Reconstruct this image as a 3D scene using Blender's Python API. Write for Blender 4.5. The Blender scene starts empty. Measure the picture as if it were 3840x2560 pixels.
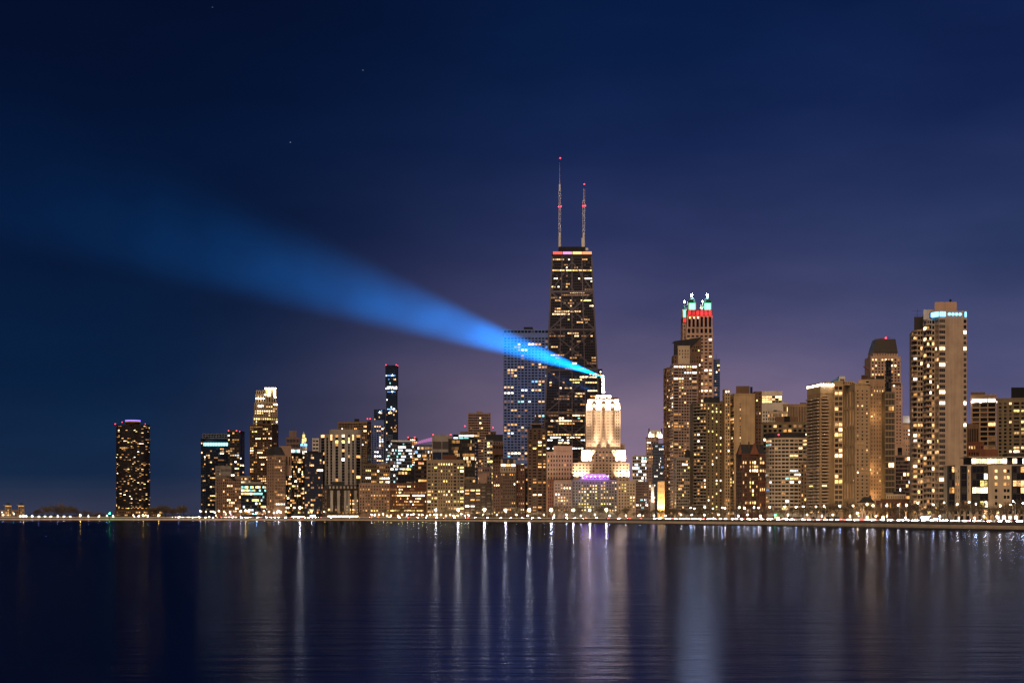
import bpy, math, random
import numpy as np
from mathutils import Vector

R = math.radians
scene = bpy.context.scene
COL = scene.collection
rng = random.Random(7)

# ------------------------------------------------------------------ camera
F, CX, HZ, CAMH = 6171.0, 1920.0, 1930.0, 8.0     # focal length / principal column / eye level of the photograph, camera height
cam_d = bpy.data.cameras.new('camera'); cam = bpy.data.objects.new('camera', cam_d); COL.objects.link(cam)
cam.location = (0, 0, CAMH); cam.rotation_euler = (R(90), 0, 0)
cam_d.sensor_width = 36; cam_d.lens = F / 3840 * 36; cam_d.shift_y = (HZ - 1280) / 3840
cam_d.clip_start = 1; cam_d.clip_end = 120000
scene.camera = cam

# ------------------------------------------------------------------ render settings
vs = scene.view_settings
vs.view_transform = 'Standard'; vs.look = 'None'; vs.exposure = 0; vs.gamma = 1; vs.use_curve_mapping = False
scene.render.engine = 'CYCLES'
cy = scene.cycles
cy.use_denoising = True
cy.max_bounces = 6; cy.diffuse_bounces = 2; cy.glossy_bounces = 3; cy.transmission_bounces = 3
cy.transparent_max_bounces = 8; cy.volume_bounces = 0
cy.sample_clamp_indirect = 6; cy.sample_clamp_direct = 0
cy.use_light_tree = True
cy.caustics_reflective = False; cy.caustics_refractive = False

# ------------------------------------------------------------------ sun (the faint warm light over the city) and night sky
SUN_AZ, SUN_EL = R(190), R(42)      # from behind the camera, a little over the lake
sd = bpy.data.lights.new('sun', 'SUN'); sun = bpy.data.objects.new('sun', sd); COL.objects.link(sun)
sd.energy = 2.0; sd.color = (1.0, 0.67, 0.40); sd.angle = R(30)
_dir = Vector((math.sin(SUN_AZ) * math.cos(SUN_EL), math.cos(SUN_AZ) * math.cos(SUN_EL), math.sin(SUN_EL)))
sun.rotation_euler = _dir.to_track_quat('Z', 'Y').to_euler(); sun.location = (0, -50, 300)

def srgb(r, g, b):
    f = lambda c: (c / 255 / 12.92) if c / 255 <= 0.04045 else ((c / 255 + 0.055) / 1.055) ** 2.4
    return (f(r), f(g), f(b), 1)

world = bpy.data.worlds.new('World'); scene.world = world; world.use_nodes = True
nt = world.node_tree; nt.nodes.clear()
def wn(t, **k):
    n = nt.nodes.new(t)
    for a, v in k.items(): setattr(n, a, v)
    return n
def wl(a, b): nt.links.new(a, b)
def wmath(op, a, b=None, c=None):
    n = wn('ShaderNodeMath', operation=op)
    for i, v in enumerate((a, b, c)):
        if v is None: continue
        if hasattr(v, 'links'): wl(v, n.inputs[i])
        else: n.inputs[i].default_value = v
    return n.outputs[0]
def wramp(fac, stops, interp='EASE'):
    n = wn('ShaderNodeValToRGB'); cr = n.color_ramp; cr.interpolation = interp
    while len(cr.elements) < len(stops): cr.elements.new(0.5)
    for e, (p, c) in zip(cr.elements, stops): e.position = p; e.color = c
    wl(fac, n.inputs[0]); return n.outputs[0]
tc = wn('ShaderNodeTexCoord'); sep = wn('ShaderNodeSeparateXYZ'); wl(tc.outputs['Generated'], sep.inputs[0])
el = wmath('ARCSINE', sep.outputs[2])
eln = wmath('DIVIDE', el, 0.40)                                       # 0 at the horizon, 0.79 at the photograph's top edge
az = wmath('ARCTAN2', sep.outputs[0], wmath('ABSOLUTE', sep.outputs[1]))                 # 0 straight ahead, negative over the lake
def mr(v, a, b):
    n = wn('ShaderNodeMapRange', interpolation_type='SMOOTHSTEP'); wl(v, n.inputs[0])
    n.inputs[1].default_value = a; n.inputs[2].default_value = b
    return n.outputs[0]
east = wramp(eln, [(0.0, srgb(54, 60, 84)), (0.022, srgb(46, 55, 82)), (0.06, srgb(14, 40, 74)), (0.2, srgb(0, 32, 70)), (0.4, srgb(0, 22, 60)), (0.62, srgb(0, 15, 50)), (0.8, srgb(1, 11, 43)), (1.0, srgb(1, 9, 38))], 'LINEAR')
city = wramp(eln, [(0.0, srgb(150, 126, 153)), (0.1, srgb(143, 121, 148)), (0.167, srgb(132, 114, 141)), (0.25, srgb(99, 92, 128)), (0.32, srgb(74, 74, 117)), (0.42, srgb(47, 56, 102)), (0.55, srgb(21, 39, 86)), (0.68, srgb(7, 30, 74)), (0.8, srgb(3, 24, 66)), (1.0, srgb(2, 20, 58))], 'LINEAR')
west = wramp(eln, [(0.0, srgb(114, 105, 141)), (0.1, srgb(105, 99, 137)), (0.25, srgb(77, 80, 123)), (0.38, srgb(48, 61, 105)), (0.6, srgb(21, 39, 88)), (0.8, srgb(10, 30, 75)), (1.0, srgb(8, 25, 66))], 'LINEAR')
def wmix(f, a, b, t='MIX'):
    n = wn('ShaderNodeMix', data_type='RGBA', blend_type=t)
    if hasattr(f, 'links'): wl(f, n.inputs[0])
    else: n.inputs[0].default_value = f
    for v, s in ((a, n.inputs[6]), (b, n.inputs[7])):
        if hasattr(v, 'links'): wl(v, s)
        else: s.default_value = v
    return n.outputs[2]
glow = wmix(wmath('POWER', mr(az, -0.29, 0.085), 2.2), east, city)
glow = wmix(mr(az, 0.07, 0.30), glow, west)
# thin uneven cloud that catches the city's light
mp = wn('ShaderNodeMapping'); wl(tc.outputs['Generated'], mp.inputs[0]); mp.inputs['Scale'].default_value = (7, 7, 20)
ns = wn('ShaderNodeTexNoise'); wl(mp.outputs[0], ns.inputs[0]); ns.inputs['Scale'].default_value = 1.0; ns.inputs['Detail'].default_value = 4
cl = wmath('MULTIPLY_ADD', ns.outputs[0], 0.9, 0.56)
clc = wn('ShaderNodeCombineColor')
for i in range(3): wl(wmath('MULTIPLY_ADD', ns.outputs[0], (1.25, 0.95, 0.65)[i], (0.36, 0.51, 0.66)[i]), clc.inputs[i])
glow = wmix(1.0, glow, clc.outputs[0], 'MULTIPLY')
sky = wn('ShaderNodeTexSky', sky_type='NISHITA'); sky.sun_disc = False
sky.sun_elevation = SUN_EL; sky.sun_rotation = SUN_AZ
bg1 = wn('ShaderNodeBackground'); wl(sky.outputs[0], bg1.inputs[0]); bg1.inputs[1].default_value = 0.0006
bg2 = wn('ShaderNodeBackground'); wl(glow, bg2.inputs[0]); bg2.inputs[1].default_value = 0.84
# a handful of stars
star = None
for (sx, sy, mag) in ((1089, 534, .6), (1361, 264, .10), (797, 28, .08)):
    v = Vector(((sx - CX) / F, 1, (HZ - sy) / F)).normalized()
    dp = wn('ShaderNodeVectorMath', operation='DOT_PRODUCT'); wl(tc.outputs['Generated'], dp.inputs[0]); dp.inputs[1].default_value = v
    s = wmath('MULTIPLY', wmath('GREATER_THAN', dp.outputs['Value'], math.cos(0.00030)), mag)
    star = s if star is None else wmath('ADD', star, s)
bg3 = wn('ShaderNodeBackground'); bg3.inputs[0].default_value = (.8, .9, 1, 1); wl(star, bg3.inputs[1])
ad = wn('ShaderNodeAddShader'); wl(bg1.outputs[0], ad.inputs[0]); wl(bg2.outputs[0], ad.inputs[1])
ad2 = wn('ShaderNodeAddShader'); wl(ad.outputs[0], ad2.inputs[0]); wl(bg3.outputs[0], ad2.inputs[1])
wo = wn('ShaderNodeOutputWorld'); wl(ad2.outputs[0], wo.inputs[0])

# ------------------------------------------------------------------ materials
MATS = {}
def newmat(name):
    m = bpy.data.materials.new(name); m.use_nodes = True
    t = m.node_tree; b = t.nodes['Principled BSDF']
    MATS[name] = m
    return m, t, b
def wallmat(name, rgb, rough=.8, var=.25, scale=.12, streak=True, spec=.25, metal=0):
    m, t, b = newmat(name)
    co = t.nodes.new('ShaderNodeTexCoord')
    n1 = t.nodes.new('ShaderNodeTexNoise'); n1.inputs['Scale'].default_value = scale; n1.inputs['Detail'].default_value = 5
    t.links.new(co.outputs['Object'], n1.inputs[0])
    mpn = t.nodes.new('ShaderNodeMapping'); mpn.inputs['Scale'].default_value = (.5, .5, .03)
    t.links.new(co.outputs['Object'], mpn.inputs[0])
    n2 = t.nodes.new('ShaderNodeTexNoise'); n2.inputs['Scale'].default_value = 1; n2.inputs['Detail'].default_value = 3
    t.links.new(mpn.outputs[0], n2.inputs[0])
    a = t.nodes.new('ShaderNodeMath'); a.operation = 'ADD'; t.links.new(n1.outputs[0], a.inputs[0]); t.links.new(n2.outputs[0], a.inputs[1])
    r = t.nodes.new('ShaderNodeMapRange'); r.inputs[1].default_value = .6; r.inputs[2].default_value = 1.4
    r.inputs[3].default_value = 1 - var; r.inputs[4].default_value = 1 + var; t.links.new(a.outputs[0], r.inputs[0])
    oi = t.nodes.new('ShaderNodeMix'); oi.data_type = 'RGBA'; oi.blend_type = 'MULTIPLY'; oi.inputs[0].default_value = 1
    oi.inputs[6].default_value = (*rgb, 1); t.links.new(r.outputs[0], oi.inputs[7])
    t.links.new(oi.outputs[2], b.inputs['Base Color'])
    b.inputs['Roughness'].default_value = rough; b.inputs['Specular IOR Level'].default_value = spec; b.inputs['Metallic'].default_value = metal
    return m
def glassmat(name, rgb, rough=.08, spec=.5):
    m, t, b = newmat(name)
    b.inputs['Base Color'].default_value = (*rgb, 1); b.inputs['Roughness'].default_value = rough; b.inputs['Specular IOR Level'].default_value = spec
    return m
def litmat(name, rgb, s, vary=True, sample='NONE'):
    m, t, b = newmat(name)
    b.inputs['Base Color'].default_value = (.05, .05, .05, 1); b.inputs['Roughness'].default_value = .3
    b.inputs['Emission Color'].default_value = (*rgb, 1); b.inputs['Emission Strength'].default_value = s
    if vary:      # rooms differ: per-window level, and curtains and lamps inside each pane
        oi = t.nodes.new('ShaderNodeObjectInfo'); ge = t.nodes.new('ShaderNodeNewGeometry')
        ad_ = t.nodes.new('ShaderNodeMath'); ad_.operation = 'ADD'; t.links.new(oi.outputs['Random'], ad_.inputs[0]); t.links.new(ge.outputs['Random Per Island'], ad_.inputs[1])
        fr = t.nodes.new('ShaderNodeMath'); fr.operation = 'FRACT'; t.links.new(ad_.outputs[0], fr.inputs[0])
        n1 = t.nodes.new('ShaderNodeTexNoise'); n1.inputs['Scale'].default_value = .9; n1.inputs['Detail'].default_value = 2
        t.links.new(ge.outputs['Position'], n1.inputs[0])
        mr1 = t.nodes.new('ShaderNodeMapRange'); mr1.inputs[1].default_value = .3; mr1.inputs[2].default_value = .7
        mr1.inputs[3].default_value = .35; mr1.inputs[4].default_value = 1.6; t.links.new(n1.outputs[0], mr1.inputs[0])
        mr2 = t.nodes.new('ShaderNodeMapRange'); mr2.inputs[3].default_value = .35 * s; mr2.inputs[4].default_value = 1.5 * s; t.links.new(fr.outputs[0], mr2.inputs[0])
        mu = t.nodes.new('ShaderNodeMath'); mu.operation = 'MULTIPLY'; t.links.new(mr1.outputs[0], mu.inputs[0]); t.links.new(mr2.outputs[0], mu.inputs[1])
        t.links.new(mu.outputs[0], b.inputs['Emission Strength'])
    m.cycles.emission_sampling = sample
    return m

WALL = dict(
    beige=(.40, .30, .20), tan=(.36, .25, .16), cream=(.52, .43, .32), stone=(.46, .36, .27), pinkstone=(.48, .33, .25), pale=(.50, .47, .44),
    white=(.60, .56, .50), grey=(.22, .21, .21), greyblue=(.10, .125, .18), concrete=(.30, .27, .24), brown=(.16, .10, .07), darkbrown=(.085, .055, .04),
    redbrick=(.20, .085, .055), darkbrick=(.11, .06, .045), black=(.012, .012, .014), bronze=(.022, .018, .017), charcoal=(.045, .043, .045),
    bluewhite=(.12, .185, .46), bluedark=(.016, .028, .055), olive=(.20, .16, .105), gold=(.46, .335, .20), roof=(.05, .047, .045), slate=(.03, .032, .04), greenroof=(.03, .09, .08), pinkgrey=(.30, .22, .21))
for k, c in WALL.items(): wallmat(k, c)
for k in ('beige', 'tan', 'cream', 'stone', 'pinkstone', 'pale', 'concrete', 'pinkgrey', 'brown', 'olive', 'redbrick', 'darkbrown'): wallmat(k + '_dim', tuple(q * .58 for q in WALL[k]))      # darker copies for the left blocks: their weaker lighting put into the colour
for k in ('black', 'bronze'):
    MATS[k].node_tree.nodes['Principled BSDF'].inputs['Roughness'].default_value = .45
glassmat('pane_dark', (.010, .011, .014), .08, .35); glassmat('pane_blind', (.07, .06, .05), .35); glassmat('pane_blue', (.012, .022, .042), .05, .5)
wallmat('frame_dark', (.03, .028, .027), .5); wallmat('frame_light', (.36, .32, .27), .6)
LIT = dict(w1=((1, .56, .22), 1.35), w2=((1, .70, .38), 3.2), w3=((1, .45, .12), .85), w4=((.95, .43, .16), .28), y1=((1, .78, .22), 1.7),
           c1=((.75, .88, 1), 1.8), c2=((1, .9, .76), 3.2), b1=((.15, .42, 1), 1.6), t1=((.35, .9, .85), 1.1), v1=((.5, .28, 1), 1.3))
for k, (c, s) in LIT.items(): litmat('lit_' + k, c, s * 1.35)
PAL = dict(warm=dict(w1=.3, w2=.13, w3=.22, w4=.28, y1=.04, c2=.03), mixed=dict(w1=.28, w2=.12, w3=.16, w4=.24, c1=.08, c2=.07, b1=.03, t1=.02),
           cool=dict(c1=.5, c2=.25, w1=.1, t1=.1, b1=.05), amber=dict(w3=.35, w1=.25, w4=.3, y1=.1), bright=dict(w2=.6, c2=.3, w1=.1), yellow=dict(y1=.5, w1=.3, w2=.2),
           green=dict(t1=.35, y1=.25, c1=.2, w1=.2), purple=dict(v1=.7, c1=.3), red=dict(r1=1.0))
litmat('lit_r1', (1, .03, .04), 1.6)  # red panes that stand in for red floodlight on stone
litmat('strip_white', (1, .78, .52), 22, False, 'AUTO'); litmat('strip_cyan', (.35, .9, .92), 2.2, False); litmat('strip_pink', (1, .35, .9), .42, False)
litmat('strip_blue', (.12, .5, 1), 6, False); litmat('strip_violet', (.25, .15, 1), 3.0, False); litmat('warning_red', (1, .03, .05), 8, False)
litmat('strip_green', (.02, .75, .35), 1.6, False); litmat('lantern_white', (.38, 1, .75), 2.0, False, 'AUTO'); litmat('finial_white', (.78, .90, 1), 620, False, 'AUTO')
litmat('work_white', (.8, .92, 1), 40, False, 'AUTO'); litmat('band_red', (1, .10, .07), 1.7, False); litmat('band_pink', (1, .40, .80), 1.2, False); litmat('band_gold', (1, .60, .22), 1.8, False); litmat('band_orange', (1, .30, .12), 1.8, False)

# ------------------------------------------------------------------ mesh helpers
def PX(px, D): return (px - CX) / F * D
def PZ(py, D): return CAMH + (HZ - py) / F * D
GZ = 4.0                                                             # level of the land behind the seawall

def make_mesh(name, verts, faces, mats, midx=None, smooth=False):
    me = bpy.data.meshes.new(name)
    me.from_pydata([tuple(v) for v in verts], [], [tuple(f) for f in faces])
    for m in mats: me.materials.append(MATS[m] if isinstance(m, str) else m)
    if midx is not None: me.polygons.foreach_set('material_index', np.asarray(midx, dtype=np.int32))
    if smooth: me.polygons.foreach_set('use_smooth', [True] * len(me.polygons))
    me.update()
    return me
def link(name, me, parent=None, loc=(0, 0, 0)):
    o = bpy.data.objects.new(name, me); COL.objects.link(o); o.location = loc
    if parent is not None: o.parent = parent
    return o
def tag(o, label=None, cat=None, group=None, kind=None):
    if label: o['label'] = label
    if cat: o['category'] = cat
    if group: o['group'] = group
    if kind: o['kind'] = kind
    return o
BOXF = [(0, 3, 2, 1), (4, 5, 6, 7), (0, 1, 5, 4), (1, 2, 6, 5), (2, 3, 7, 6), (3, 0, 4, 7)]
def boxv(x0, x1, y0, y1, z0, z1):
    return [(x0, y0, z0), (x1, y0, z0), (x1, y1, z0), (x0, y1, z0), (x0, y0, z1), (x1, y0, z1), (x1, y1, z1), (x0, y1, z1)]
class MB:
    def __init__(s): s.v = []; s.f = []; s.m = []
    def add(s, v, f, m=0):
        o = len(s.v); s.v += [tuple(p) for p in v]; s.f += [tuple(i + o for i in q) for q in f]; s.m += [m] * len(f)
    def box(s, x0, x1, y0, y1, z0, z1, m=0): s.add(boxv(x0, x1, y0, y1, z0, z1), BOXF, m)
    def prism(s, plan, z0, z1, m=0, top=None):
        n = len(plan); t = top or plan
        v = [(p[0], p[1], z0) for p in plan] + [(p[0], p[1], z1) for p in t]
        s.add(v, [(i, (i + 1) % n, (i + 1) % n + n, i + n) for i in range(n)] + [tuple(range(n, 2 * n)), tuple(range(n - 1, -1, -1))], m)
    def tube(s, a, b, r0, r1, n=6, m=0):
        a = Vector(a); b = Vector(b); d = (b - a)
        if d.length < 1e-6: return
        d.normalize(); u = d.orthogonal().normalized(); w = d.cross(u)
        v = []
        for p, r in ((a, r0), (b, r1)):
            for i in range(n):
                t = 2 * math.pi * i / n; v.append(p + u * (r * math.cos(t)) + w * (r * math.sin(t)))
        s.add(v, [(i, (i + 1) % n, (i + 1) % n + n, i + n) for i in range(n)] + [tuple(range(n - 1, -1, -1)), tuple(range(n, 2 * n))], m)
    def ball(s, c, r, m=0, nu=6, nv=4, sz=1.0):
        v = [(c[0], c[1], c[2] + r * sz)]
        for j in range(1, nv):
            t = math.pi * j / nv
            for i in range(nu):
                p = 2 * math.pi * i / nu; v.append((c[0] + r * math.sin(t) * math.cos(p), c[1] + r * math.sin(t) * math.sin(p), c[2] + r * sz * math.cos(t)))
        v.append((c[0], c[1], c[2] - r * sz)); f = []
        for i in range(nu): f.append((0, 1 + i, 1 + (i + 1) % nu))
        for j in range(nv - 2):
            for i in range(nu):
                a = 1 + j * nu + i; b = 1 + j * nu + (i + 1) % nu; f.append((a, a + nu, b + nu, b))
        L = len(v) - 1
        for i in range(nu): f.append((L, 1 + (nv - 2) * nu + (i + 1) % nu, 1 + (nv - 2) * nu + i))
        s.add(v, f, m)
    def mesh(s, name, mats, smooth=False): return make_mesh(name, s.v, s.f, mats, s.m, smooth)
    def build(s, name, mats, parent=None, loc=(0, 0, 0), smooth=False): return link(name, s.mesh(name, mats, smooth), parent, loc)

# ------------------------------------------------------------------ windows: a small set of shared meshes
WINM = {}
def window_mesh(kind, frame, pane):
    k = (kind, frame, pane)
    if k in WINM: return WINM[k]
    mb = MB(); mb.add([(-.5, 0, -.5), (.5, 0, -.5), (.5, 0, .5), (-.5, 0, .5)], [(0, 1, 2, 3)], 1)
    def bar(x0, x1, z0, z1):
        y = -.12
        mb.add([(x0, y, z0), (x1, y, z0), (x1, y, z1), (x0, y, z1), (x0, 0, z0), (x1, 0, z0), (x1, 0, z1), (x0, 0, z1)],
               [(0, 1, 2, 3), (0, 4, 5, 1), (3, 2, 6, 7), (0, 3, 7, 4), (1, 5, 6, 2)], 0)
    t = .045
    if kind != 'bare': bar(-.5, .5, -.5, -.5 + 1.3 * t)
    if kind in ('split', 'cross'): bar(-.5 * t, .5 * t, -.5, .5)
    if kind == 'cross': bar(-.5, .5, .12, .12 + t)
    if kind == 'wide':
        for q in (-.25, 0, .25): bar(q - .35 * t, q + .35 * t, -.5, .5)
    if kind == 'grid':
        bar(-.5, .5, .2, .2 + t)
        for q in (-.17, .17): bar(q - .4 * t, q + .4 * t, -.5, .5)
    WINM[k] = mb.mesh('window_' + '_'.join(k), [frame, pane]); return WINM[k]
BALM = {}
def balcony_mesh(kind, mat):
    k = (kind, mat)
    if k in BALM: return BALM[k]
    mb = MB(); mb.box(-.5, .5, -1, 0, -.18, 0)
    if kind == 'solid': mb.box(-.5, .5, -1, -.9, 0, 1.05); mb.box(-.5, -.47, -.9, 0, 0, 1.05); mb.box(.47, .5, -.9, 0, 0, 1.05)
    else: mb.box(-.5, .5, -1, -.95, .95, 1.05); mb.box(-.5, .5, -1, -.97, .1, .5, 0)
    BALM[k] = mb.mesh('balcony_' + kind + mat, [mat]); return BALM[k]

BANDM = {}
def band_mesh(mat):
    if mat not in BANDM: mb = MB(); mb.box(-.5, .5, -1, .5, -.5, .5); BANDM[mat] = mb.mesh('floor_band_' + mat, [mat])
    return BANDM[mat]
def W(cols, rows, ww=.6, wh=.55, lit=.12, pal='warm', kind='plain', frame='frame_dark', ml=.6, mr=.6, mb=1.0, mt=1.0, depth=.35, colw=None, rowlit=None,
      bal=None, run=.45, skip=None, pane='pane_dark', blind=.2, collit=None, band=None):
    return dict(locals())

class Bld:
    """one building: an Empty at its base, parts below it"""
    def __init__(s, name, label, base, cat='building', cap=300, group=None):
        s.root = bpy.data.objects.new(name, None); COL.objects.link(s.root); s.root.location = base; s.base = Vector(base)
        s.root.empty_display_size = 5
        tag(s.root, label, cat, group); s.cap = cap; s.wins = []; s.sooty = CX + F * base[0] / base[1] < 2045; s.D = base[1]; s.z1 = base[2]; s.yaw = 0  # left blocks take the wall colours with weaker light in them
    def mbuild(s, mb, name, mats, smooth=False, under=None):
        if s.sooty: mats = [q + '_dim' if q + '_dim' in MATS else q for q in mats]
        mb.v = [(v[0] - s.base.x, v[1] - s.base.y, v[2] - s.base.z) for v in mb.v]
        return mb.build(name, mats, under or s.root, smooth=smooth)
    def box(s, name, x0, x1, y0, y1, z0, z1, mat, under=None):
        mb = MB(); mb.box(x0, x1, y0, y1, z0, z1); return s.mbuild(mb, name, [mat], under=under)
    def block(s, plan, z0, z1, wall, specs=(), name='wall', top=None, roof='roof', cap=True):
        """plan counter-clockwise from above; specs[i] = windows of the edge i -> i+1"""
        n = len(plan); t = top or plan; mb = MB()
        for i in range(n):
            sp = specs[i] if i < len(specs) else None
            s.facade(mb, plan[i], plan[(i + 1) % n], t[i], t[(i + 1) % n], z0, z1, sp)
        if cap: mb.add([(p[0], p[1], z1) for p in t], [tuple(range(n))], 1)
        return s.mbuild(mb, name, [wall, roof])
    def facade(s, mb, p0, p1, q0, q1, z0, z1, sp):
        p0, p1, q0, q1 = (np.array(p, float) for p in (p0, p1, q0, q1))
        if sp is None:
            mb.add([(*p0, z0), (*p1, z0), (*q1, z1), (*q0, z1)], [(0, 1, 2, 3)]); return
        Wd = np.linalg.norm(p1 - p0); Ht = z1 - z0
        if Wd < .5: return
        d = (p1 - p0) / Wd; nin = np.array((-d[1], d[0]))
        cw = sp['colw'] or [(1, sp['ww'])] * sp['cols']; tot = sum(c[0] for c in cw); nc, nr = len(cw), sp['rows']
        ml, mrr = min(sp['ml'], Wd * .2), min(sp['mr'], Wd * .2)
        us = [0.0]; x = ml; unit = (Wd - ml - mrr) / tot
        for (c, f) in cw:
            a = x + unit * c * (1 - f) / 2; us += [a / Wd, (a + unit * c * f) / Wd]; x += unit * c
        us.append(1.0)
        vs_ = [0.0]; rh = (Ht - sp['mb'] - sp['mt']) / nr
        for j in range(nr):
            a = sp['mb'] + rh * (j + (1 - sp['wh']) / 2); vs_ += [a / Ht, (a + rh * sp['wh']) / Ht]
        vs_.append(1.0)
        us, vv = np.array(us), np.array(vs_)
        U, V = np.meshgrid(us, vv)                                    # rows = v
        def S(u, v):
            b = p0 + np.multiply.outer(u, p1 - p0); tq = q0 + np.multiply.outer(u, q1 - q0)
            return b * (1 - v)[..., None] + tq * v[..., None]
        XY = S(U, V); ZZ = z0 + V * Ht
        nu, nv = len(us), len(vv)
        base = len(mb.v)
        mb.v += [(float(a), float(b), float(c)) for (a, b), c in zip(XY.reshape(-1, 2), ZZ.reshape(-1))]
        idx = lambda i, j: base + j * nu + i
        dep = sp['depth']; mf = mb.f
        nf0 = len(mf)
        for j in range(nv - 1):
            for i in range(nu - 1):
                opening = (i % 2 == 1) and (j % 2 == 1) and not (sp['skip'] and sp['skip']((i - 1) // 2, (j - 1) // 2))
                a, b, c, e = idx(i, j), idx(i + 1, j), idx(i + 1, j + 1), idx(i, j + 1)
                if not opening: mf.append((a, b, c, e)); continue
                o = len(mb.v)
                for q in (a, b, c, e):
                    vx = mb.v[q]; mb.v.append((vx[0] + nin[0] * dep, vx[1] + nin[1] * dep, vx[2]))
                mf += [(a, b, o + 1, o), (b, c, o + 2, o + 1), (c, e, o + 3, o + 2), (e, a, o, o + 3)]
        mb.m += [0] * (len(mf) - nf0)
        # which rooms are lit
        r = rng; yaw = math.atan2(d[1], d[0]); tilt = 0.0
        tv = S(np.array(.5), np.array(1.)) - S(np.array(.5), np.array(0.)); tilt = math.atan2(float(tv @ nin), Ht)
        rl = sp['rowlit'] or {}; cl_ = sp['collit'] or {}
        if z0 <= GZ + .1 and 0 not in rl: rl = dict(rl); rl[0] = (.5, 'warm')          # lobbies and shops at street level
        if sp['band']:
            for j in range(nr):
                z = z0 + sp['mb'] + rh * j; c2 = S(np.array(.5), np.array((z - z0) / Ht)); o = bpy.data.objects.new('floor_band', band_mesh(sp['band'])); COL.objects.link(o); o.parent = s.root
                o.location = (c2[0] - s.base.x, c2[1] - s.base.y, z - s.base.z); o.rotation_euler = (0, 0, yaw); o.scale = (Wd * .998, .22, rh * .11)
        for j in range(nr):
            on = False; pal = sp['pal']; prob = sp['lit']
            jj = j if j in rl else (j - nr if (j - nr) in rl else None)
            if jj is not None:
                q = rl[jj]; prob = q[0] if isinstance(q, tuple) else q
                if isinstance(q, tuple): pal = q[1]
            if isinstance(pal, str): pd = PAL[pal]
            cur = None
            for i in range(nc):
                if sp['skip'] and sp['skip'](i, j): continue
                pr = cl_.get(i, prob)
                if on and r.random() < sp['run'] and prob < .8: pass
                else:
                    on = r.random() < pr * (.75 if prob < .8 else 1) if not on else r.random() < pr * .6 if prob < .8 else r.random() < pr
                    cur = r.choices(list(pd), list(pd.values()))[0]
                mat = 'lit_' + cur if on else ('pane_blind' if r.random() < sp['blind'] else sp['pane'])
                uc = (us[2 * i + 1] + us[2 * i + 2]) / 2; vc = (vv[2 * j + 1] + vv[2 * j + 2]) / 2
                c2 = S(np.array(uc), np.array(vc)); wl_ = np.linalg.norm(S(np.array(us[2 * i + 2]), np.array(vc)) - S(np.array(us[2 * i + 1]), np.array(vc)))
                s.wins.append((on, float(c2[0] + nin[0] * dep), float(c2[1] + nin[1] * dep), z0 + vc * Ht, float(wl_) * 1.01, (vv[2 * j + 2] - vv[2 * j + 1]) * Ht * 1.01, yaw, tilt, mat, sp['kind'], sp['frame']))
        if sp['bal']:
            bl = sp['bal']; me = balcony_mesh(bl.get('kind', 'solid'), bl['mat'])
            for j in range(bl.get('from', 1), nr):
                for i in bl.get('cols', range(nc)):
                    uc = (us[2 * i + 1] + us[2 * i + 2]) / 2
                    z = z0 + sp['mb'] + rh * j; c2 = S(np.array(uc), np.array((z - z0) / Ht))
                    o = bpy.data.objects.new('balcony', me); COL.objects.link(o); o.parent = s.root
                    o.location = (c2[0] - s.base.x, c2[1] - s.base.y, z - s.base.z + .1); o.rotation_euler = (0, 0, yaw)
                    o.scale = (Wd * cw[i][0] / tot * bl.get('w', .9), bl.get('d', 1.5), 1)
    def finish(s):
        if not s.wins: return s
        big = sorted(s.wins, key=lambda w: (-(w[0]), -w[4] * w[5])) if len(s.wins) > s.cap else s.wins
        for w in big[:s.cap]:
            o = bpy.data.objects.new('window', window_mesh(w[9], w[10], w[8])); COL.objects.link(o); o.parent = s.root
            o.location = (w[1] - s.base.x, w[2] - s.base.y, w[3] - s.base.z); o.scale = (w[4], 1, w[5]); o.rotation_euler = (-w[7], 0, w[6])
        rest = big[s.cap:]
        if rest:
            mb = MB(); names = sorted({w[8] for w in rest} | {rest[0][10]}); ix = {n: i for i, n in enumerate(names)}
            for w in rest:
                cx, cy_ = math.cos(w[6]) * w[4] / 2, math.sin(w[6]) * w[4] / 2; h = w[5] / 2; th = math.tan(w[7]) * h
                ix_, iy_ = -math.sin(w[6]) * th, math.cos(w[6]) * th
                mb.add([(w[1] - cx - ix_, w[2] - cy_ - iy_, w[3] - h), (w[1] + cx - ix_, w[2] + cy_ - iy_, w[3] - h), (w[1] + cx + ix_, w[2] + cy_ + iy_, w[3] + h), (w[1] - cx + ix_, w[2] - cy_ + iy_, w[3] + h)], [(0, 1, 2, 3)], ix[w[8]])
            o = s.mbuild(mb, 'window_field', names); o['kind'] = 'stuff'
        s.wins = []
        return s
    def clutter(s, n=3, inset=.2, hmax=4, mats=('roof', 'concrete', 'charcoal')):
        p = s.plan; z = s.z1
        for k in range(n):
            u, v = rng.uniform(inset, 1 - inset), rng.uniform(.15, .6)
            c = [p[0][i] + (p[1][i] - p[0][i]) * u + (p[3][i] - p[0][i]) * v for i in (0, 1)]
            w, d, h = rng.uniform(1.5, 5), rng.uniform(1.5, 4), rng.uniform(1.2, hmax)
            mb = MB(); mb.box(-w / 2, w / 2, -d / 2, d / 2, 0, h)
            if rng.random() < .4: mb.tube((w * .3, 0, h), (w * .3, 0, h + rng.uniform(1, 4)), .12, .08, 5)
            o = mb.build('rooftop_unit', [rng.choice(mats)], s.root, (c[0] - s.base.x, c[1] - s.base.y, z - s.base.z)); o.rotation_euler = (0, 0, s.yaw)
        return s
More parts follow.
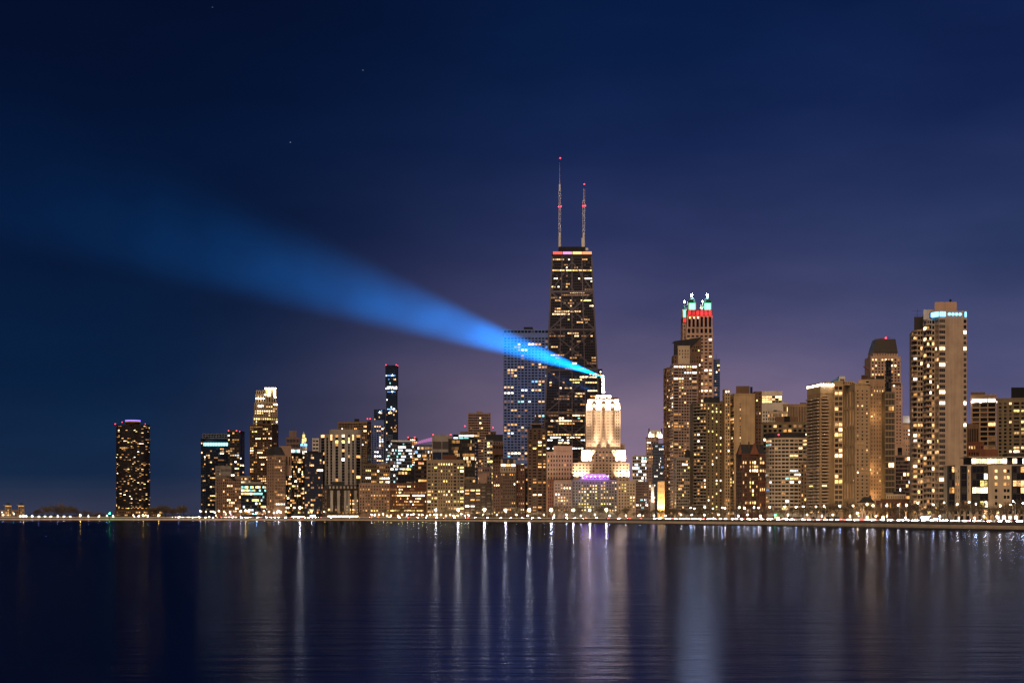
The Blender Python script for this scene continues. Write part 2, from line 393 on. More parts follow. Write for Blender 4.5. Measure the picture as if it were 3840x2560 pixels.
    def pent(s, x0, x1, ytop, D=None, depth=14, mat='concrete', spec=None, name='penthouse', z0=None, off=5):
        D = (D or s.D) + off; a = math.atan2((x0 + x1) / 2 - CX, F)
        P0 = (PX(x0, D), D); P1 = (PX(x1, D), D); b = (math.sin(a) * depth, math.cos(a) * depth)
        plan = [P0, P1, (P1[0] + b[0], P1[1] + b[1]), (P0[0] + b[0], P0[1] + b[1])]
        s.block(plan, z0 if z0 is not None else s.z1, PZ(ytop, D), mat, [spec], name=name); return s
    def warn(s, px, py, D=None, r=.9, mat='warning_red', name='warning_light'):
        D = D or s.D; mb = MB(); mb.tube((0, 0, -2 * r), (0, 0, 0), r * .3, r * .3, 5, 0); mb.ball((0, 0, 0), r, 1)
        mb.build(name, ['charcoal', mat], s.root, (PX(px, D) - s.base.x, D - s.base.y, PZ(py, D) - s.base.z)); return s
    def panel(s, name, x0, x1, y0, y1, D, mat, thick=.5, under=None):
        mb = MB(); mb.box(PX(x0, D), PX(x1, D), D, D + thick, PZ(y1, D), PZ(y0, D)); return s.mbuild(mb, name, [mat], under=under)

def plan3(a, b, c, D, mode, depth):
    """plan of a box whose corner stands at column b, distance D; the visible side face spans a-b (mode L) or b-c (mode R)"""
    ta, tb, tc_ = ((p - CX) / F for p in (a, b, c)); C = np.array((tb * D, D))
    def ray(dr, t): return (t * C[1] - C[0]) / (dr[0] - t * dr[1])
    if mode == 'F':
        C = np.array((ta * D, D)); yaw = -math.atan(((a + c) / 2 - CX) / F); u = np.array((math.cos(yaw), math.sin(yaw))); v = np.array((-u[1], u[0]))
        w = ray(u, tc_); return [C, C + u * w, C + u * w + v * depth, C + v * depth], yaw
    best = None
    for k in range(1, 150):
        yaw = R(k * .5) * (1 if mode == 'L' else -1); u = np.array((math.cos(yaw), math.sin(yaw))); v = np.array((-u[1], u[0]))
        bl = ray(v, ta if mode == 'L' else tc_); w = ray(u, tc_) if mode == 'L' else ray(-u, ta)
        if bl <= 0 or w <= 0 or bl > 400 or w > 400: continue
        e = abs(bl - depth)
        if best is None or e < best[0]: best = (e, yaw, u, v, bl, w)
    e, yaw, u, v, bl, w = best
    if mode == 'L': return [C, C + u * w, C + u * w + v * bl, C + v * bl], yaw
    return [C - u * w, C, C + v * bl, C - u * w + v * bl], yaw

def bld(name, label, a, b, c, D, ytop, mode='F', depth=28, wall='beige', front=None, side=None, cap=300, base=None, cat='building', roof='roof', zb=GZ):
    plan, yaw = plan3(a, b, c, D, mode, depth); z1 = PZ(ytop, D)
    m = (plan[0] + plan[1] + plan[2] + plan[3]) / 4
    o = Bld(name, label, (m[0], m[1], zb), cat, cap); o.plan = [tuple(p) for p in plan]; o.yaw = yaw; o.D = D; o.z1 = z1
    sp = [front, side if mode == 'R' else None, None, side if mode == 'L' else None]
    o.block(o.plan, zb, z1, wall, sp, roof=roof)
    # parapet coping round the roof edge
    mb = MB(); P = [Vector((*p, 0)) for p in o.plan]; ctr = sum(P, Vector()) / 4
    outer = [p + (p - ctr).normalized() * .35 for p in P]; inner = [p - (p - ctr).normalized() * .5 for p in P]
    v = [(p.x, p.y, z) for z in (z1 - .25, z1 + .9) for ring in (outer, inner) for p in ring]
    f = []
    for i in range(4):
        j = (i + 1) % 4; f += [(i, j, j + 8, i + 8), (i + 8, j + 8, j + 12, i + 12), (i + 12, j + 12, j + 4, i + 4), (i + 4, j + 4, j, i)]
    mb.add(v, f); o.mbuild(mb, 'parapet', [wall])
    return o

# ================================================================== THE SETTING
SHORE = [(5200, 600), (4300, 740), (3840, 837), (3500, 949), (3150, 1122), (2900, 1266), (2700, 1360), (2500, 1460), (2400, 1545), (2200, 1702), (1900, 1850),
         (1600, 2050), (1300, 2230), (1000, 2330), (700, 2400), (300, 2430), (-200, 2560), (-900, 2900), (-2400, 3600)]
_sp = np.array([(PX(p, d), d) for p, d in SHORE])
def _smooth(P, n=6):
    out = []
    for i in range(len(P) - 1):
        p0, p1, p2, p3 = P[max(i - 1, 0)], P[i], P[i + 1], P[min(i + 2, len(P) - 1)]
        for k in range(n):
            t = k / n; out.append(.5 * ((2 * p1) + (-p0 + p2) * t + (2 * p0 - 5 * p1 + 4 * p2 - p3) * t * t + (-p0 + 3 * p1 - 3 * p2 + p3) * t ** 3))
    out.append(P[-1]); return np.array(out)
SH = _smooth(_sp)
_t = np.gradient(SH, axis=0); _t /= np.linalg.norm(_t, axis=1)[:, None]; SN = np.stack((_t[:, 1], -_t[:, 0]), 1)
SPX = CX + F * SH[:, 0] / SH[:, 1]
def off(o): return SH + SN * o
def Dsh(px, o=0):
    q = off(o); p = CX + F * q[:, 0] / q[:, 1]; k = np.argsort(p); return float(np.interp(px, p[k], q[k, 1]))
def ribbon(name, o0, o1, z0, z1, mat, kind='structure', i0=0, i1=None, label=None, cat=None):
    a, b = off(o0)[i0:i1], off(o1)[i0:i1]; n = len(a)
    v = [(p[0], p[1], z0) for p in a] + [(p[0], p[1], z1) for p in b]
    me = make_mesh(name, v, [(i, i + n, i + n + 1, i + 1) if False else (i, i + 1, i + 1 + n, i + n) for i in range(n - 1)], [mat])
    o = link(name, me); tag(o, label, cat, None, kind); return o
def profile(name, pts, mat, kind='structure', i0=0, i1=None, label=None, cat=None):
    """a strip swept along the shore: pts = [(offset, z), ...]"""
    rows = [[(p[0], p[1], z) for p in off(o)[i0:i1]] for o, z in pts]; n = len(rows[0])
    v = [p for r in rows for p in r]; f = []
    for k in range(len(rows) - 1):
        for i in range(n - 1): f.append((k * n + i, k * n + i + 1, (k + 1) * n + i + 1, (k + 1) * n + i))
    o = link(name, make_mesh(name, v, f, [mat])); tag(o, label, cat, None, kind); return o

# water: silky long-wave surface, calmer near the seawall
m, t, b = newmat('lake_water'); t.nodes.remove(b)
gl = t.nodes.new('ShaderNodeBsdfAnisotropic'); gl.distribution = 'BECKMANN'; gl.inputs['Color'].default_value = (.115, .14, .235, 1)
df = t.nodes.new('ShaderNodeBsdfDiffuse'); df.inputs['Color'].default_value = (.0016, .0028, .007, 1)
ads = t.nodes.new('ShaderNodeAddShader'); t.links.new(gl.outputs[0], ads.inputs[0]); t.links.new(df.outputs[0], ads.inputs[1]); t.links.new(ads.outputs[0], t.nodes['Material Output'].inputs[0])
co = t.nodes.new('ShaderNodeNewGeometry'); sxy = t.nodes.new('ShaderNodeSeparateXYZ'); t.links.new(co.outputs['Position'], sxy.inputs[0])
mp1 = t.nodes.new('ShaderNodeMapping'); mp1.inputs['Scale'].default_value = (.0030, .012, 1); t.links.new(co.outputs['Position'], mp1.inputs[0])
n1 = t.nodes.new('ShaderNodeTexNoise'); n1.inputs['Scale'].default_value = 1; n1.inputs['Detail'].default_value = 3; t.links.new(mp1.outputs[0], n1.inputs[0])
r1 = t.nodes.new('ShaderNodeMapRange'); r1.inputs[1].default_value = .35; r1.inputs[2].default_value = .65; r1.inputs[3].default_value = -.015; r1.inputs[4].default_value = .02
t.links.new(n1.outputs[0], r1.inputs[0])
r2 = t.nodes.new('ShaderNodeMapRange'); r2.interpolation_type = 'SMOOTHSTEP'; t.links.new(sxy.outputs[1], r2.inputs[0])      # calm water in the lee of the city, wind-ruffled farther out
for i_, v_ in enumerate((420, 640, .19, .135)): r2.inputs[i_ + 1].default_value = v_
r3 = t.nodes.new('ShaderNodeMath'); r3.operation = 'ADD'; t.links.new(r1.outputs[0], r3.inputs[0]); t.links.new(r2.outputs[0], r3.inputs[1]); t.links.new(r3.outputs[0], gl.inputs['Roughness'])
mp2 = t.nodes.new('ShaderNodeMapping'); mp2.inputs['Scale'].default_value = (1.1, 1.4, 1); mp2.inputs['Rotation'].default_value = (0, 0, .3); t.links.new(co.outputs['Position'], mp2.inputs[0])
n2 = t.nodes.new('ShaderNodeTexNoise'); n2.inputs['Scale'].default_value = 1; n2.inputs['Detail'].default_value = 3; n2.inputs['Roughness'].default_value = .5; t.links.new(mp2.outputs[0], n2.inputs[0])
bp = t.nodes.new('ShaderNodeBump'); bp.inputs['Strength'].default_value = 1; bp.inputs['Distance'].default_value = .014; t.links.new(n2.outputs[0], bp.inputs['Height'])
mp3 = t.nodes.new('ShaderNodeMapping'); mp3.inputs['Scale'].default_value = (.07, .28, 1); mp3.inputs['Rotation'].default_value = (0, 0, -.12); t.links.new(co.outputs['Position'], mp3.inputs[0])
n3 = t.nodes.new('ShaderNodeTexNoise'); n3.inputs['Scale'].default_value = 1; n3.inputs['Detail'].default_value = 4; n3.inputs['Roughness'].default_value = .6; t.links.new(mp3.outputs[0], n3.inputs[0])
bp3 = t.nodes.new('ShaderNodeBump'); bp3.inputs['Strength'].default_value = 1; bp3.inputs['Distance'].default_value = .10; t.links.new(n3.outputs[0], bp3.inputs['Height']); t.links.new(bp.outputs[0], bp3.inputs['Normal'])
t.links.new(bp3.outputs[0], gl.inputs['Normal'])
wv = []; ys = [-300, 0, 60, 150, 400, 1000, 2500, 6000, 20000, 60000]
for y in ys: wv += [(-60000, y, 0), (-3000, y, 0), (0, y, 0), (3000, y, 0), (60000, y, 0)]
wf = [(j * 5 + i, j * 5 + i + 1, (j + 1) * 5 + i + 1, (j + 1) * 5 + i) for j in range(len(ys) - 1) for i in range(4)]
tag(link('lake_water', make_mesh('lake_water', wv, wf, ['lake_water'])), 'dark calm lake with long silky reflections of the city lights', None, None, 'structure')

wallmat('soil', (.06, .055, .045), .95); wallmat('asphalt', (.05, .05, .052), .85); wallmat('concrete_path', (.48, .43, .36), .85); wallmat('wall_concrete', (.10, .095, .10), .9); wallmat('pale_concrete', (.62, .53, .40), .9)
wallmat('paint_white', (.75, .74, .7), .6); wallmat('dead_grass', (.085, .08, .045), .95)
# land: one sheet from the top of the seawall to far behind the city
a = off(12); n = len(a)
v = [(p[0], p[1], GZ) for p in a] + [(p[0] + 4000, max(p[1], 0) + 9000, GZ) for p in a]
tag(link('ground', make_mesh('ground', v, [(i, i + 1, i + 1 + n, i + n) for i in range(n - 1)], ['dead_grass'])), 'dark lakefront ground under the city', None, None, 'structure')
wallmat('wet_concrete', (.045, .04, .04), .4)
profile('seawall', [(0, -2), (0, .55), (.9, .55)], 'wet_concrete', label='dark wet foot of the seawall at the water')
profile('seawall_steps', [(.9, .55), (.9, 1.2), (1.8, 1.2), (1.8, 2.3)], 'pale_concrete', label='stepped concrete seawall at the edge of the lake')  # pale tone carries the lamp-lit cream line above the water
ribbon('promenade', 1.8, 11, 2.3, 2.32, 'concrete_path', label='pale concrete promenade along the water')
profile('retaining_wall', [(11, 2.32), (11.4, 4.2), (12.0, 4.2), (12.0, 4.0)], 'wall_concrete', label='low concrete retaining wall between promenade and drive')
ribbon('verge', 12.0, 17, GZ + .004, GZ + .004, 'dead_grass', label='narrow grass verge beside the drive')
profile('kerb', [(17, 4.0), (17, 4.15), (17.3, 4.15), (17.3, 4.0)], 'wall_concrete', label='concrete kerb along the drive')
ribbon('road', 17.3, 47, GZ + .008, GZ + .008, 'asphalt', label='lakefront drive of dark asphalt')
for o_ in (18.2, 24.5, 28.0, 36.5, 40.0, 46.2): ribbon('lane_line', o_, o_ + .25, GZ + .014, GZ + .014, 'paint_white', label='painted white line on the lakefront drive')
profile('median_barrier', [(32.0, 4.01), (32.2, 4.75), (32.5, 4.75), (32.7, 4.01)], 'paint_white', label='pale concrete barrier along the middle of the drive')
ribbon('pavement', 47.4, 53, GZ + .12, GZ + .12, 'concrete_path', label='concrete pavement behind the drive')

# ------------------------------------------------------------------ street lamps
litmat('lamp_warm', (1, .80, .52), 640, False, 'AUTO'); litmat('lamp_star', (1, .83, .58), 760, False, 'AUTO'); litmat('lamp_white', (.86, .92, 1), 520, False, 'AUTO')
litmat('lamp_amber', (1, .50, .08), 420, False, 'AUTO'); litmat('lamp_yellow', (1, .72, .16), 640, False, 'AUTO'); litmat('lamp_green', (.02, 1, .22), 160, False, 'AUTO')
litmat('lamp_cyan', (.15, .75, 1), 160, False, 'AUTO'); litmat('lamp_red', (1, .03, .03), 140, False, 'AUTO'); litmat('lamp_violet', (.35, .10, 1), 400, False, 'AUTO')
wallmat('pole', (.25, .23, .2), .5)
LAMPM = {}
def lamp_parts(hgt, mat, r, style):
    k = (round(hgt), mat, r, style)
    if k in LAMPM: return LAMPM[k]
    h = float(k[0]); pole = MB(); pole.tube((0, 0, 0), (0, 0, .8), .32, .28, 8); pole.tube((0, 0, .8), (0, 0, h - .4), .17, .09, 6)
    head = MB(); glob = MB(); cap_ = MB()
    if style == 'cobra':
        pole.tube((0, 0, h - .4), (-.9, -.5, h + .15), .08, .06, 5); head.box(-1.9, -.8, -.95, -.2, h + .12, h + .34); glob.ball((-1.35, -.6, h - .05), r, 0, 8, 5, .7)
    else:
        head.tube((0, 0, h - .4), (0, 0, h - .15), .1, .3, 8); cap_.tube((0, 0, h + 1.5 * r), (0, 0, h + 1.5 * r + .25), .45, .08, 8); glob.ball((0, 0, h + .55 * r), r, 0, 8, 5, 1.0)
    LAMPM[k] = (pole.mesh('lamp_pole', ['pole']), head.mesh('lamp_head', ['charcoal']), glob.mesh('lamp_globe', [mat]), cap_.mesh('lamp_cap', ['charcoal']) if cap_.v else None)
    return LAMPM[k]
def lamp(px, py, o, mat='lamp_warm', r=.55, style='cobra', label='street lamp', group=None, name='street_lamp', zb=GZ):
    D = Dsh(px, o); z = PZ(py, D); h = max(2.5, z - zb)
    e = bpy.data.objects.new(name, None); COL.objects.link(e); e.location = (PX(px, D), D, zb); e.empty_display_size = 1
    tag(e, label, 'street lamp', group)
    for nm, me in zip(('pole', 'lamp_head', 'globe', 'lamp_cap'), lamp_parts(h, mat, r, style)):
        if nm == 'lamp_head': hd_ = link(nm, me, e)
        elif me: link(nm, me, e if nm == 'pole' else hd_)
    return e
G1 = 'bright lamps along the beach walk'
for k, px in enumerate((1634, 1718, 1817, 1896, 1985, 2067, 2150, 2212, 2274)):
    lamp(px, 1913, 46, 'lamp_star', (1.0, 1.3, 1.25, 1.05, 1.2, 1.15, .9, .85, 1.0)[k], 'post', 'glaring street lamp, %s of nine along the beach walk counting from the gridded block' % ('first', 'second', 'third', 'fourth', 'fifth', 'sixth', 'seventh', 'eighth', 'last')[k], G1)
G2 = 'lamps along the drive'
for k, (px, py) in enumerate(((2590, 1906), (2609, 1905), (2643, 1904), (2679, 1903), (2709, 1905), (2725, 1903), (2772, 1902), (2797, 1904), (2827, 1901), (2850, 1904), (2886, 1901), (2949, 1899), (2985, 1901), (3017, 1897), (3060, 1899), (3096, 1895),
                              (3150, 1896), (3205, 1895), (3252, 1893), (3280, 1896), (3326, 1895), (3374, 1890), (3400, 1894), (3448, 1888), (3500, 1893), (3547, 1885), (3590, 1890), (3641, 1884), (3660, 1893), (3705, 1882), (3751, 1893), (3807, 1877), (3836, 1889), (3797, 1889))):
    lamp(px, py, 49 if k % 2 else 14.5, 'lamp_warm' if k % 4 else 'lamp_white', .33 if px < 3400 else .27, 'cobra' if k % 2 else 'post', 'lit street lamp on a tall pole among bare trees beside the drive', G2)
G3 = 'small lamps on the far shore'
for (px, py, mt) in ((12, 1931, 'lamp_white'), (51, 1924, 'lamp_cyan'), (76, 1934, 'lamp_white'), (99, 1934, 'lamp_white'), (121, 1934, 'lamp_white'), (145, 1934, 'lamp_white'), (169, 1934, 'lamp_white'), (190, 1936, 'lamp_warm'), (216, 1935, 'lamp_white'), (240, 1935, 'lamp_warm'),
                     (264, 1935, 'lamp_white'), (332, 1934, 'lamp_warm'), (371, 1935, 'lamp_warm'), (401, 1933, 'lamp_white'), (425, 1934, 'lamp_warm'), (503, 1934, 'lamp_white'), (520, 1936, 'lamp_warm'), (554, 1934, 'lamp_white')):
    lamp(px, py, 40, mt, .30, 'post', 'tiny lamp on the far low shore beside the dark tree clump', G3)
for (px, py, lb) in ((301, 1932, 'amber lamp right of the dark rounded tree clump'), (537, 1933, 'amber lamp at the foot of the black lobed tower'), (594, 1932, 'amber lamp between the lobed tower and the traffic glow'), (88, 1935, 'amber lamp below the twin pier towers')):
    lamp(px, py, 40, 'lamp_amber', .75, 'post', lb)
G4 = 'lamps above the bright traffic'
for k, px in enumerate((755, 775, 808, 824, 845, 867, 907, 936, 966, 994, 1012, 1030, 1048, 1075, 1125, 1172, 1220)):
    if px == 1125: lamp(px, 1905, 50, 'lamp_star', 1.2, 'post', 'very bright cluster lamp in front of the dark steel apartment tower')
    else: lamp(px, 1915 + 3 * (k % 3), 50, ('lamp_warm', 'lamp_amber', 'lamp_white')[k % 3], .5, 'cobra', 'street lamp above the bright traffic near the dark glass offices', G4)
lamp(921, 1914, 55, 'lamp_amber', .95, 'post', 'large amber lamp in front of the green-lit glass office')
G5 = 'yellow lamps under the beach trees'
for k in range(26):
    px = 1395 + k * 14.5 + rng.uniform(-4, 4); lamp(px, 1931 + rng.uniform(-3, 3), 56 + rng.uniform(0, 12), 'lamp_yellow' if k % 3 else 'lamp_warm', .36, 'post', 'low yellow lamp under bare trees in front of the brick apartment blocks', G5)
G6 = 'low lamps under the trees along the drive'
for k in range(40):
    px = 1770 + k * 52 + rng.uniform(-14, 14); lamp(px, 1932 + rng.uniform(-2, 3) + max(0, (px - 2900) / 130), 55 + rng.uniform(0, 8), ('lamp_warm', 'lamp_white', 'lamp_warm')[k % 3], .3 if px < 3000 else .22, 'post', 'low path lamp glowing under bare trees along the drive', G6)
for (px, py, lb) in ((3215, 1927, 'amber lamp below the tall beige setback tower'), (3252, 1940, 'amber lamp in front of the steep-roofed mansion'), (3312, 1941, 'amber lamp in front of the brick mansion')):
    lamp(px, py, 52, 'lamp_amber', .5, 'post', lb)

# traffic signals and the channel beacon
def signal(px, py, o, mat, label):
    D = Dsh(px, o); e = bpy.data.objects.new('traffic_signal', None); COL.objects.link(e); e.location = (PX(px, D), D, GZ); tag(e, label, 'traffic light')
    h = max(4, PZ(py, D) - GZ)
    mb = MB(); mb.tube((0, 0, 0), (0, 0, h - .5), .14, .1, 6); mb.build('pole', ['pole'], e)
    mb = MB(); mb.box(-.3, .3, -.2, .2, h - .8, h + .9); mb.build('signal_housing', ['charcoal'], e)
    mb = MB(); mb.ball((0, -.32, h), .36, 0, 8, 5); mb.build('lens', [mat], e)
signal(2451, 1881, 60, 'lamp_red', 'red traffic signal beside the floodlit water tower')
signal(2907, 1934, 50, 'lamp_green', 'green traffic signal before the curved white apartment building')
signal(2884, 1930, 50, 'lamp_cyan', 'blue-green traffic signal left of the curved white apartment building')
signal(948, 1925, 50, 'lamp_cyan', 'blue signal light above the traffic below the glass office')
signal(960, 1926, 52, 'lamp_cyan', 'second blue signal light above the traffic below the glass office')
signal(866, 1928, 52, 'lamp_red', 'red signal light above the traffic below the gridded grey block')
signal(985, 1927, 52, 'lamp_red', 'red signal light left of the arched stone tower')
D = Dsh(411, -6); e = bpy.data.objects.new('channel_beacon', None); COL.objects.link(e); e.location = (PX(411, D), D, 0); tag(e, 'green channel beacon on a dark post in the water beside the lobed tower', 'beacon')
mb = MB(); mb.tube((0, 0, -2), (0, 0, 9), .6, .4, 8); mb.build('post', ['charcoal'], e)
mb = MB(); mb.tube((0, 0, 9), (0, 0, 9.4), 1, 1, 8); mb.build('platform', ['charcoal'], e)
mb = MB(); mb.ball((0, 0, 10.3), .8); mb.build('lens', ['lamp_green'], e)

# ------------------------------------------------------------------ bare winter trees
wallmat('bark', (.07, .055, .04), .95); wallmat('twig', (.12, .095, .07), .95)
def tree_meshes(seed, h, spread=1.0, dense=1.0):
    r = random.Random(seed); tr = MB(); cr = MB()
    def grow(p, d, L, rad, lev):
        mb = tr if lev == 0 else cr; segs = 2 if lev < 3 else 1; q = p
        for k in range(segs):
            dd = (d + Vector((r.uniform(-.22, .22), r.uniform(-.22, .22), r.uniform(-.05, .12)))).normalized()
            e_ = q + dd * (L / segs); mb.tube(q, e_, rad * (1 - .25 * k), rad * (1 - .25 * (k + 1)), 5 if lev < 2 else 3); q = e_; d = dd
        if lev >= 3: return
        nb = (r.randint(5, 6), r.randint(4, 5), r.randint(4, 6))[lev]
        for k in range(int(nb * dense + .5)):
            an = 2 * math.pi * (k + r.random() * .7) / nb; sp = r.uniform(.45, .95) * spread
            u = d.orthogonal().normalized(); w = d.cross(u)
            nd = (d + (u * math.cos(an) + w * math.sin(an)) * sp).normalized(); nd.z = max(nd.z, -.05)
            st = p + (q - p) * (r.uniform(.55, 1) if lev else r.uniform(.75, 1))
            grow(st, nd.normalized(), L * r.uniform(.68, .95), max(rad * .5, .07), lev + 1)
    grow(Vector((0, 0, -.2)), Vector((r.uniform(-.05, .05), r.uniform(-.05, .05), 1)), h * .32, h * .034, 0)
    return tr.mesh('trunk', ['bark']), cr.mesh('crown', ['twig'])
TREES = [tree_meshes(11 + k, 10, (1.0, 1.15, .85, 1.05, .95)[k]) for k in range(5)]
def tree(px, o, h, label, group, k=None):
    D = Dsh(px, o); e = bpy.data.objects.new('bare_tree', None); COL.objects.link(e); e.location = (PX(px, D), D, GZ - .05); e.empty_display_size = 1
    tag(e, label, 'tree', group); k = rng.randrange(5) if k is None else k; s = h / 10 * rng.uniform(.85, 1.12)
    e.scale = (s, s, s); e.rotation_euler = (0, 0, rng.uniform(0, 6.28))
    for nm, me in zip(('trunk', 'crown'), TREES[k]): link(nm, me, e)
px = 1210.0
while px < 2420:
    tree(px, 57 + rng.uniform(-4, 12), rng.uniform(10, 15), 'bare winter tree on the beach walk in front of the older apartment blocks', 'bare trees along the beach walk'); px += rng.uniform(13, 27)
for px in (2085, 2118, 2150, 2185, 2215, 2245, 2280): tree(px, 85, 19, 'tall bare tree close in front of the long hotel with the purple roof', 'tall trees before the hotel')
for px in (1445, 1500, 1520, 1680, 1835, 1940): tree(px, 66, 19, 'tall bare tree rising over the lamps before the brick blocks', 'tall trees before the brick blocks')
px = 2425.0
while px < 2640:
    tree(px, 56 + rng.uniform(-3, 10), rng.uniform(12, 15), 'bare tree lit pale by lamps where the drive meets the avenue', 'trees where the drive meets the avenue'); px += rng.uniform(12, 20)
while px < 3860:
    tree(px, 56 + rng.uniform(-4, 6), rng.uniform(12, 17), 'bare tree with twisting limbs beside the drive under the tall apartment towers', 'bare trees along the drive'); px += rng.uniform(17, 32)
for k in range(19):
    px = 128 + k * 10.2 + rng.uniform(-4, 4); e_ = 1 - abs((k - 9) / 9.5) ** 3 * .45
    tree(px, 95 + rng.uniform(0, 40), 23 * e_ * rng.uniform(.72, 1.15), 'dark bare tree in the dense rounded clump on the far shore', 'dark tree clump on the far shore')
for k in range(9): tree(325 + k * 9 + rng.uniform(-3, 3), 90 + rng.uniform(0, 30), 13 - k * .5, 'smaller dark tree between the rounded clump and the lobed tower', 'small trees left of the lobed tower')
for k in range(17): tree(556 + k * 8.6 + rng.uniform(-3, 3), 120 + rng.uniform(0, 40), 21 + rng.uniform(-3, 2), 'dark bare tree in the clump right of the lobed tower', 'tree clump right of the lobed tower')
for k in range(9): tree(838 + k * 19 + rng.uniform(-4, 4), 62, 12, 'bare tree behind the traffic below the glass office', 'trees behind the traffic glow')

# ------------------------------------------------------------------ cars on the drive
def car_meshes():
    B = MB(); prof = [(-2.2, .35), (2.2, .35), (2.25, .75), (1.9, .95), (1.0, 1.02), (-1.9, 1.02), (-2.25, .85)]
    n = len(prof); v = [(x, s * .88, z) for s in (-1, 1) for x, z in prof]
    B.add(v, [tuple(range(n)), tuple(range(2 * n - 1, n - 1, -1))] + [((i + 1) % n, i, i + n, (i + 1) % n + n) for i in range(n)])
    G = MB(); gp = [(-1.75, 1.02), (.95, 1.02), (.25, 1.48), (-1.2, 1.48)]
    v = [(x, s * (.78 if z < 1.2 else .62), z) for s in (-1, 1) for x, z in gp]
    G.add(v, [(0, 1, 2, 3), (7, 6, 5, 4), (1, 0, 4, 5), (2, 1, 5, 6), (3, 2, 6, 7), (0, 3, 7, 4)])
    Wm = MB(); Wm.tube((0, -.1, 0), (0, .1, 0), .33, .33, 10); Hm = MB(); Hm.box(-.06, .06, -.26, .26, -.16, .16)
    return B, G, Wm, Hm
litmat('headlight', (1, .94, .85), 150, False); litmat('tail_light', (1, .05, .04), 30, False); glassmat('car_glass', (.01, .01, .012)); glassmat('tyre', (.01, .01, .01), .9, .1)
CARC = []
for k, c in enumerate(((.6, .6, .6), (.05, .05, .06), (.25, .03, .03), (.08, .12, .25), (.3, .3, .31))):
    glassmat('car_paint_%d' % k, c, .25, .6); CARC.append('car_paint_%d' % k)
_B, _G, _W, _H = car_meshes()
CBODY = [_B.mesh('car_body', [c]) for c in CARC]; CGL = _G.mesh('car_cabin', ['car_glass']); CWH = _W.mesh('car_wheel', ['tyre']); CHL = _H.mesh('headlight', ['headlight']); litmat('headlight_glare', (1, .93, .86), 320, False); CHG = _H.mesh('headlight', ['headlight_glare']); CTL = _H.mesh('tail_light', ['tail_light'])
_cum = None
def car(px, o, toward, label, group):
    q = off(o); p = CX + F * q[:, 0] / q[:, 1]; i = int(np.argmin(abs(p - px))); i = min(max(i, 1), len(q) - 2)
    D = Dsh(px, o); d = q[i - 1] - q[i + 1]; d = d if toward else -d
    e = bpy.data.objects.new('car', None); COL.objects.link(e); e.location = (PX(px, D), D, GZ + .01); e.rotation_euler = (0, 0, math.atan2(d[1], d[0])); e.empty_display_size = 1
    tag(e, label, 'car', group); bd_ = link('body', rng.choice(CBODY), e); link('cabin', CGL, e)
    for x in (-1.35, 1.35):
        for y in (-.8, .8): link('wheel', CWH, e, (x, y, .33))
    for y in (-.6, .6): link('headlight', CHG if group == 'dense traffic on the far drive' else CHL, bd_, (2.24, y, .68)); link('tail_light', CTL, bd_, (-2.24, y, .72))
for o_ in (20.5, 26, 30, 35, 38.5, 43.5):
    px = 2440.0 + rng.uniform(0, 30)
    while px < 3850:
        tw = o_ < 32 or rng.random() < .3
        car(px, o_ + rng.uniform(-.3, .3), tw, 'car with headlights on driving the lakefront road below the tall apartment towers' if tw else 'car driving away in the far lanes below the tall apartment towers', 'oncoming cars below the apartment towers' if tw else 'cars in the far lanes of the drive')
        px += rng.uniform(24, 62) * (1 + (px - 2440) / 3500)
px = 640.0
while px < 1180:
    for o_ in (20.5, 27, 34.5, 42):
        if rng.random() < .62: car(px + rng.uniform(-4, 4), o_, rng.random() < .85, 'car with glaring headlights in the dense traffic below the glass offices', 'dense traffic on the far drive')
    px += rng.uniform(10, 16)
px = 1200.0
while px < 2430:
    car(px, rng.choice((20.5, 27, 36, 42)), rng.random() < .6, 'car passing along the drive behind the beach', 'cars behind the beach'); px += rng.uniform(26, 52)

# small shelter hut on the beach walk, lit bus shelters
D = Dsh(1796, 14); e = bpy.data.objects.new('beach_hut', None); COL.objects.link(e); e.location = (PX(1796, D), D, GZ); tag(e, 'small dark hut with a hipped roof on the beach walk', 'hut')
mb = MB(); mb.box(-2.4, 2.4, -1.6, 1.6, 0, 2); mb.build('wall', ['concrete'], e)
mb = MB(); mb.prism([(-3.3, -2.3), (3.3, -2.3), (3.3, 2.3), (-3.3, 2.3)], 2, 3.6, 0, [(-1.2, -.2), (1.2, -.2), (1.2, .2), (-1.2, .2)]); mb.build('roof', ['slate'], e)
litmat('shelter_glow', (.62, .80, 1), 7, False, 'AUTO')
for (x0, x1, hh, lb) in ((3453, 3483, 3.2, 'glowing blue-white glazed shelter below the tall balcony tower'), (3500, 3523, 1.9, 'smaller glowing white kiosk right of the glazed shelter'), (1163, 1182, 4, 'glowing white entrance box below the dark steel tower')):
    D = Dsh(x0, 54); w = PX(x1, D) - PX(x0, D); e = bpy.data.objects.new('lit_shelter', None); COL.objects.link(e); e.location = (PX(x0, D), D, GZ); tag(e, lb, 'shelter')
    mb = MB(); mb.box(-.2, w + .2, -.3, 2.4, hh, hh + .25); mb.build('roof', ['charcoal'], e)
    for k in range(4): mb = MB(); mb.box(w * k / 3 - .08, w * k / 3 + .08, -.2, 0, 0, hh); mb.build('post', ['charcoal'], e)
    for k in range(3): mb = MB(); mb.box(w * k / 3 + .1, w * (k + 1) / 3 - .1, .02, .12, .2, hh - .1); mb.build('panel', ['shelter_glow'], e)

# ================================================================== BUILDINGS, from the far left to the right
def rows(y0, y1, pitch): return max(1, round((y1 - y0) / pitch))

